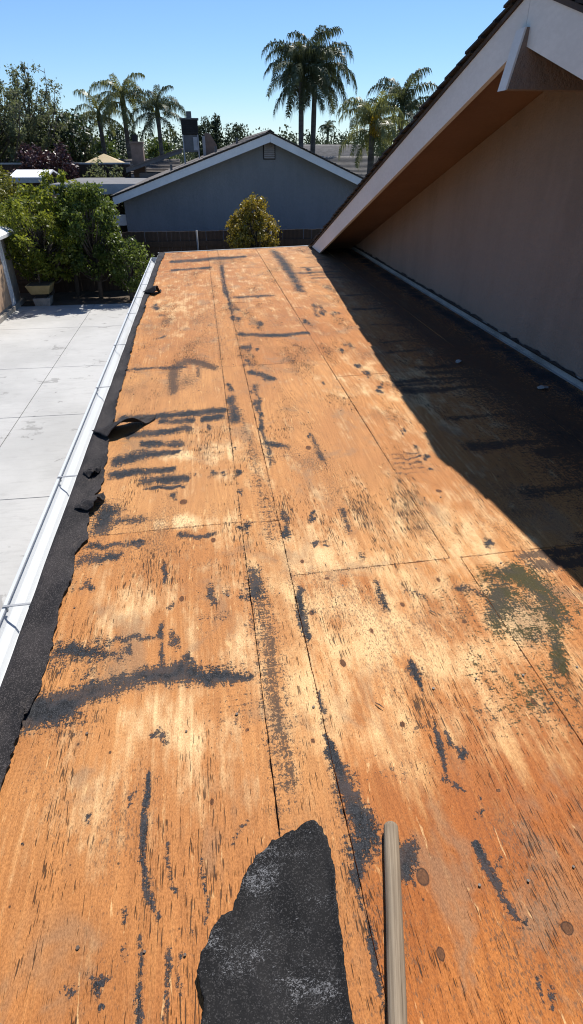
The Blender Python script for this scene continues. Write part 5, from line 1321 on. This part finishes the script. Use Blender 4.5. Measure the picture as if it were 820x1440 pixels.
plant('garden_tree', 'dark green tree behind the leftmost palm crown', 'tree', gp(178, 62), hz(178, 180, 62), 2.0, m_treedark, 3000, 0.3, 30, 24, low=0.2, csize=0.38, trunk_r=0.15)
plant('garden_tree', 'tall round dark tree just right of the rooftop cooler', 'tree', gp(296, 75), hz(296, 168, 75), 1.5, m_far, 2200, 0.32, 31, 20, low=0.4, csize=0.4, trunk_r=0.15)
plant('garden_tree', 'pointed dark tree right of the round one above the ridge', 'tree', gp(311, 76), hz(312, 166, 76), 1.5, m_far, 2200, 0.32, 32, 22, low=0.3, csize=0.34, trunk_r=0.15, shape='cone')
plant('garden_tree', 'low pale tree on the skyline left of the gable peak', 'tree', gp(338, 95), hz(338, 176, 95), 2.0, m_far, 2200, 0.36, 33, 20, low=0.3, csize=0.4, trunk_r=0.15)
plant('garden_tree', 'narrow dark skyline tree behind the left chimney', 'tree', gp(200, 95), hz(200, 186, 95), 1.2, m_far, 1400, 0.36, 34, 18, low=0.2, csize=0.4, trunk_r=0.15, shape='cone')

# ------------------------------------------------------------------ palms
def frond_mesh(name, length, start, bend, leaflet, pairs, seed, width=0.04):
    """feather frond: the stalk leaves at angle start and bows down by bend; leaflets hang from both sides"""
    g = random.Random(seed); V = []; F = []; N = 24; pts = [Vector((0, 0, 0))]
    for i in range(N):
        t = (i + 0.5) / N; a = R(start - bend * t ** 1.35)
        pts.append(pts[-1] + Vector((math.cos(a), 0, math.sin(a))) * (length / N))
    def pt(t):
        x = t * N; k = min(N - 1, int(x)); return pts[k].lerp(pts[k + 1], x - k)
    for i in range(13):
        p = pt(i / 12); r_ = 0.034 * (1 - 0.85 * i / 12); b = len(V)
        V += [(p.x - r_, -r_, p.z), (p.x - r_, r_, p.z), (p.x + r_, 0, p.z + r_)]
        if i: F += [(b - 3, b - 2, b + 1, b), (b - 2, b - 1, b + 2, b + 1), (b - 1, b - 3, b, b + 2)]
    for i in range(pairs):
        t = 0.12 + 0.88 * i / (pairs - 1); p = pt(t); q = pt(min(1.0, t + 0.04)) - pt(max(0, t - 0.04)); q.normalize()
        L = leaflet * (math.sin(math.pi * min(0.97, 0.25 + 0.66 * t)) ** 0.6) * g.uniform(0.75, 1.15)
        for s in (-1, 1):
            d = (q * 0.5 + Vector((g.uniform(-.2, .2), s * 0.75, g.uniform(-0.25, 0.30)))).normalized()
            m_ = p + d * L * 0.36; e_ = m_ + (d * 0.30 + Vector((g.uniform(-.15, .15), 0, -1.0))).normalized() * L * 0.72
            wv = q * width * g.uniform(0.8, 1.2); b = len(V)
            V += [tuple(p - wv * .5), tuple(p + wv * .5), tuple(m_ + wv * .6), tuple(m_ - wv * .6), tuple(e_)]
            F += [(b, b + 1, b + 2, b + 3), (b + 3, b + 2, b + 4)]
    return new_mesh(name, V, F)
frond_sets = {}
for nm, mt in (('dark', m_palm), ('pale', m_palm2)):
    L = []
    for k, (st_, bd, le) in enumerate([(84, 105, 0.9), (68, 138, 1.0), (42, 125, 1.0), (8, 95, 0.95), (-28, 58, 0.8)]):
        me = frond_mesh('frond', 2.9 * le, st_, bd, 0.82, 52, k); me.materials.append(mt); L.append(me)
    frond_sets[nm] = L
def palm(name, label, base, height, scale, seed, kind='dark', n=24, lean=0.0, tr=0.17, group='palm trees', fruit=False, up=0.0):
    g = random.Random(seed); e = empty(name, base, label, 'palm tree', group)
    P = [(lean * (t / 8) ** 2, 0, height * t / 8) for t in range(9)]
    MB().tube([(0, 0, -0.1)] + P[1:], [tr * 1.5, tr * 1.15] + [tr] * 5 + [tr * 0.9, tr * 1.15], 12).build('trunk', m_palmbark, e, True)
    MB().tube([(lean, 0, height * 0.985), (lean, 0, height + 0.4 * scale), (lean, 0, height + 0.9 * scale)], [tr * 1.25, tr * 1.0, 0.03], 10).build('crown_shaft', m_palm2, e, True)
    for i in range(n):
        u = i / n; th = i * 2.399 + g.uniform(-.25, .25)
        k = 0 if u < 0.12 else 1 if u < 0.38 else 2 if u < 0.66 else 3 if u < 0.88 else 4
        o = bpy.data.objects.new('frond', frond_sets[kind][k]); col.objects.link(o); o.parent = e
        s = scale * g.uniform(0.82, 1.12)
        o.location = (lean, 0, height + 0.40 * scale * (1 - u)); o.rotation_euler = (g.uniform(-.3, .3), R(g.uniform(-12, 12) - up), th); o.scale = (s, s, s)
    if fruit:
        cl = [((lean + 0.1, -0.45, height + 0.25), (0.42, 0.3, 0.5), 700)]
        link('flower_cluster', leaf_mesh('flower_cluster', clump_points(cl, seed), 0.12, seed), m_gold, e)['kind'] = 'stuff'
    return e
def palm_at(px, pyc, Y, label, scale, seed, **kw):
    p = at(px, pyc, Y); return palm('palm_tree', label, (p.x, Y, GROUND), p.z - GROUND, scale, seed, **kw)
palm_at(424, 112, 44, 'left of the two tall palms above the grey-blue gable', 1.06, 1, n=28)
palm_at(441, 110, 44.8, 'right of the two tall palms above the grey-blue gable', 1.14, 2, n=30, lean=0.1)
palm_at(173, 146, 46, 'tallest slim palm of the left three', 0.86, 3, kind='pale', n=17, tr=0.15)
palm_at(222, 163, 45, 'right palm of the left three beside the cooler', 0.84, 4, n=18, tr=0.14)
palm_at(140, 168, 47, 'shorter leftmost palm of the left three', 0.80, 5, kind='pale', n=15, tr=0.15)
palm_at(564, 168, 38, 'feathery palm rising behind the dark rake edge', 1.0, 6, n=20, up=8)
palm_at(524, 186, 35, 'short pale palm with yellow flower cluster behind the grey roof', 0.86, 7, kind='pale', n=24, fruit=True)
palm_at(461, 182, 170, 'tiny distant fan-topped palm on the skyline', 0.95, 8, n=26, tr=0.3)
# thin poles on the skyline
for px, top, lb in ((470, 186, 'thin pole on the skyline right of the tiny palm'),):
    p = at(px, top, 150)
    tag(MB().tube([(p.x, 150, GROUND), (p.x, 150, p.z)], [0.14, 0.09], 8).box(p.x - 0.9, p.x + 0.9, 149.95, 150.05, p.z - 0.8, p.z - 0.65).build('utility_pole', m_bark), lb, 'pole')

# far wood along the horizon: reads as one mass
g = np.random.default_rng(99); C = []
for i in range(420):
    Y = g.uniform(105, 210); x = g.uniform(-0.75, 0.8) * Y; h_ = g.uniform(4.5, 8.5) + (Y - 100) * 0.012; r_ = g.uniform(1.6, 3.6)
    k = 170; d = g.normal(size=(k, 3)); d /= np.linalg.norm(d, axis=1)[:, None]
    C.append(np.array([x, Y, GROUND + h_ * 0.55]) + d * np.array([r_, r_, h_ * 0.48]) * (g.random((k, 1)) ** 0.3))
o = link('far_wood', leaf_mesh('far_wood', np.concatenate(C), 0.55, 5, 0.7), m_far); tag(o, 'far dark line of trees along the horizon', 'woods', kind='stuff')
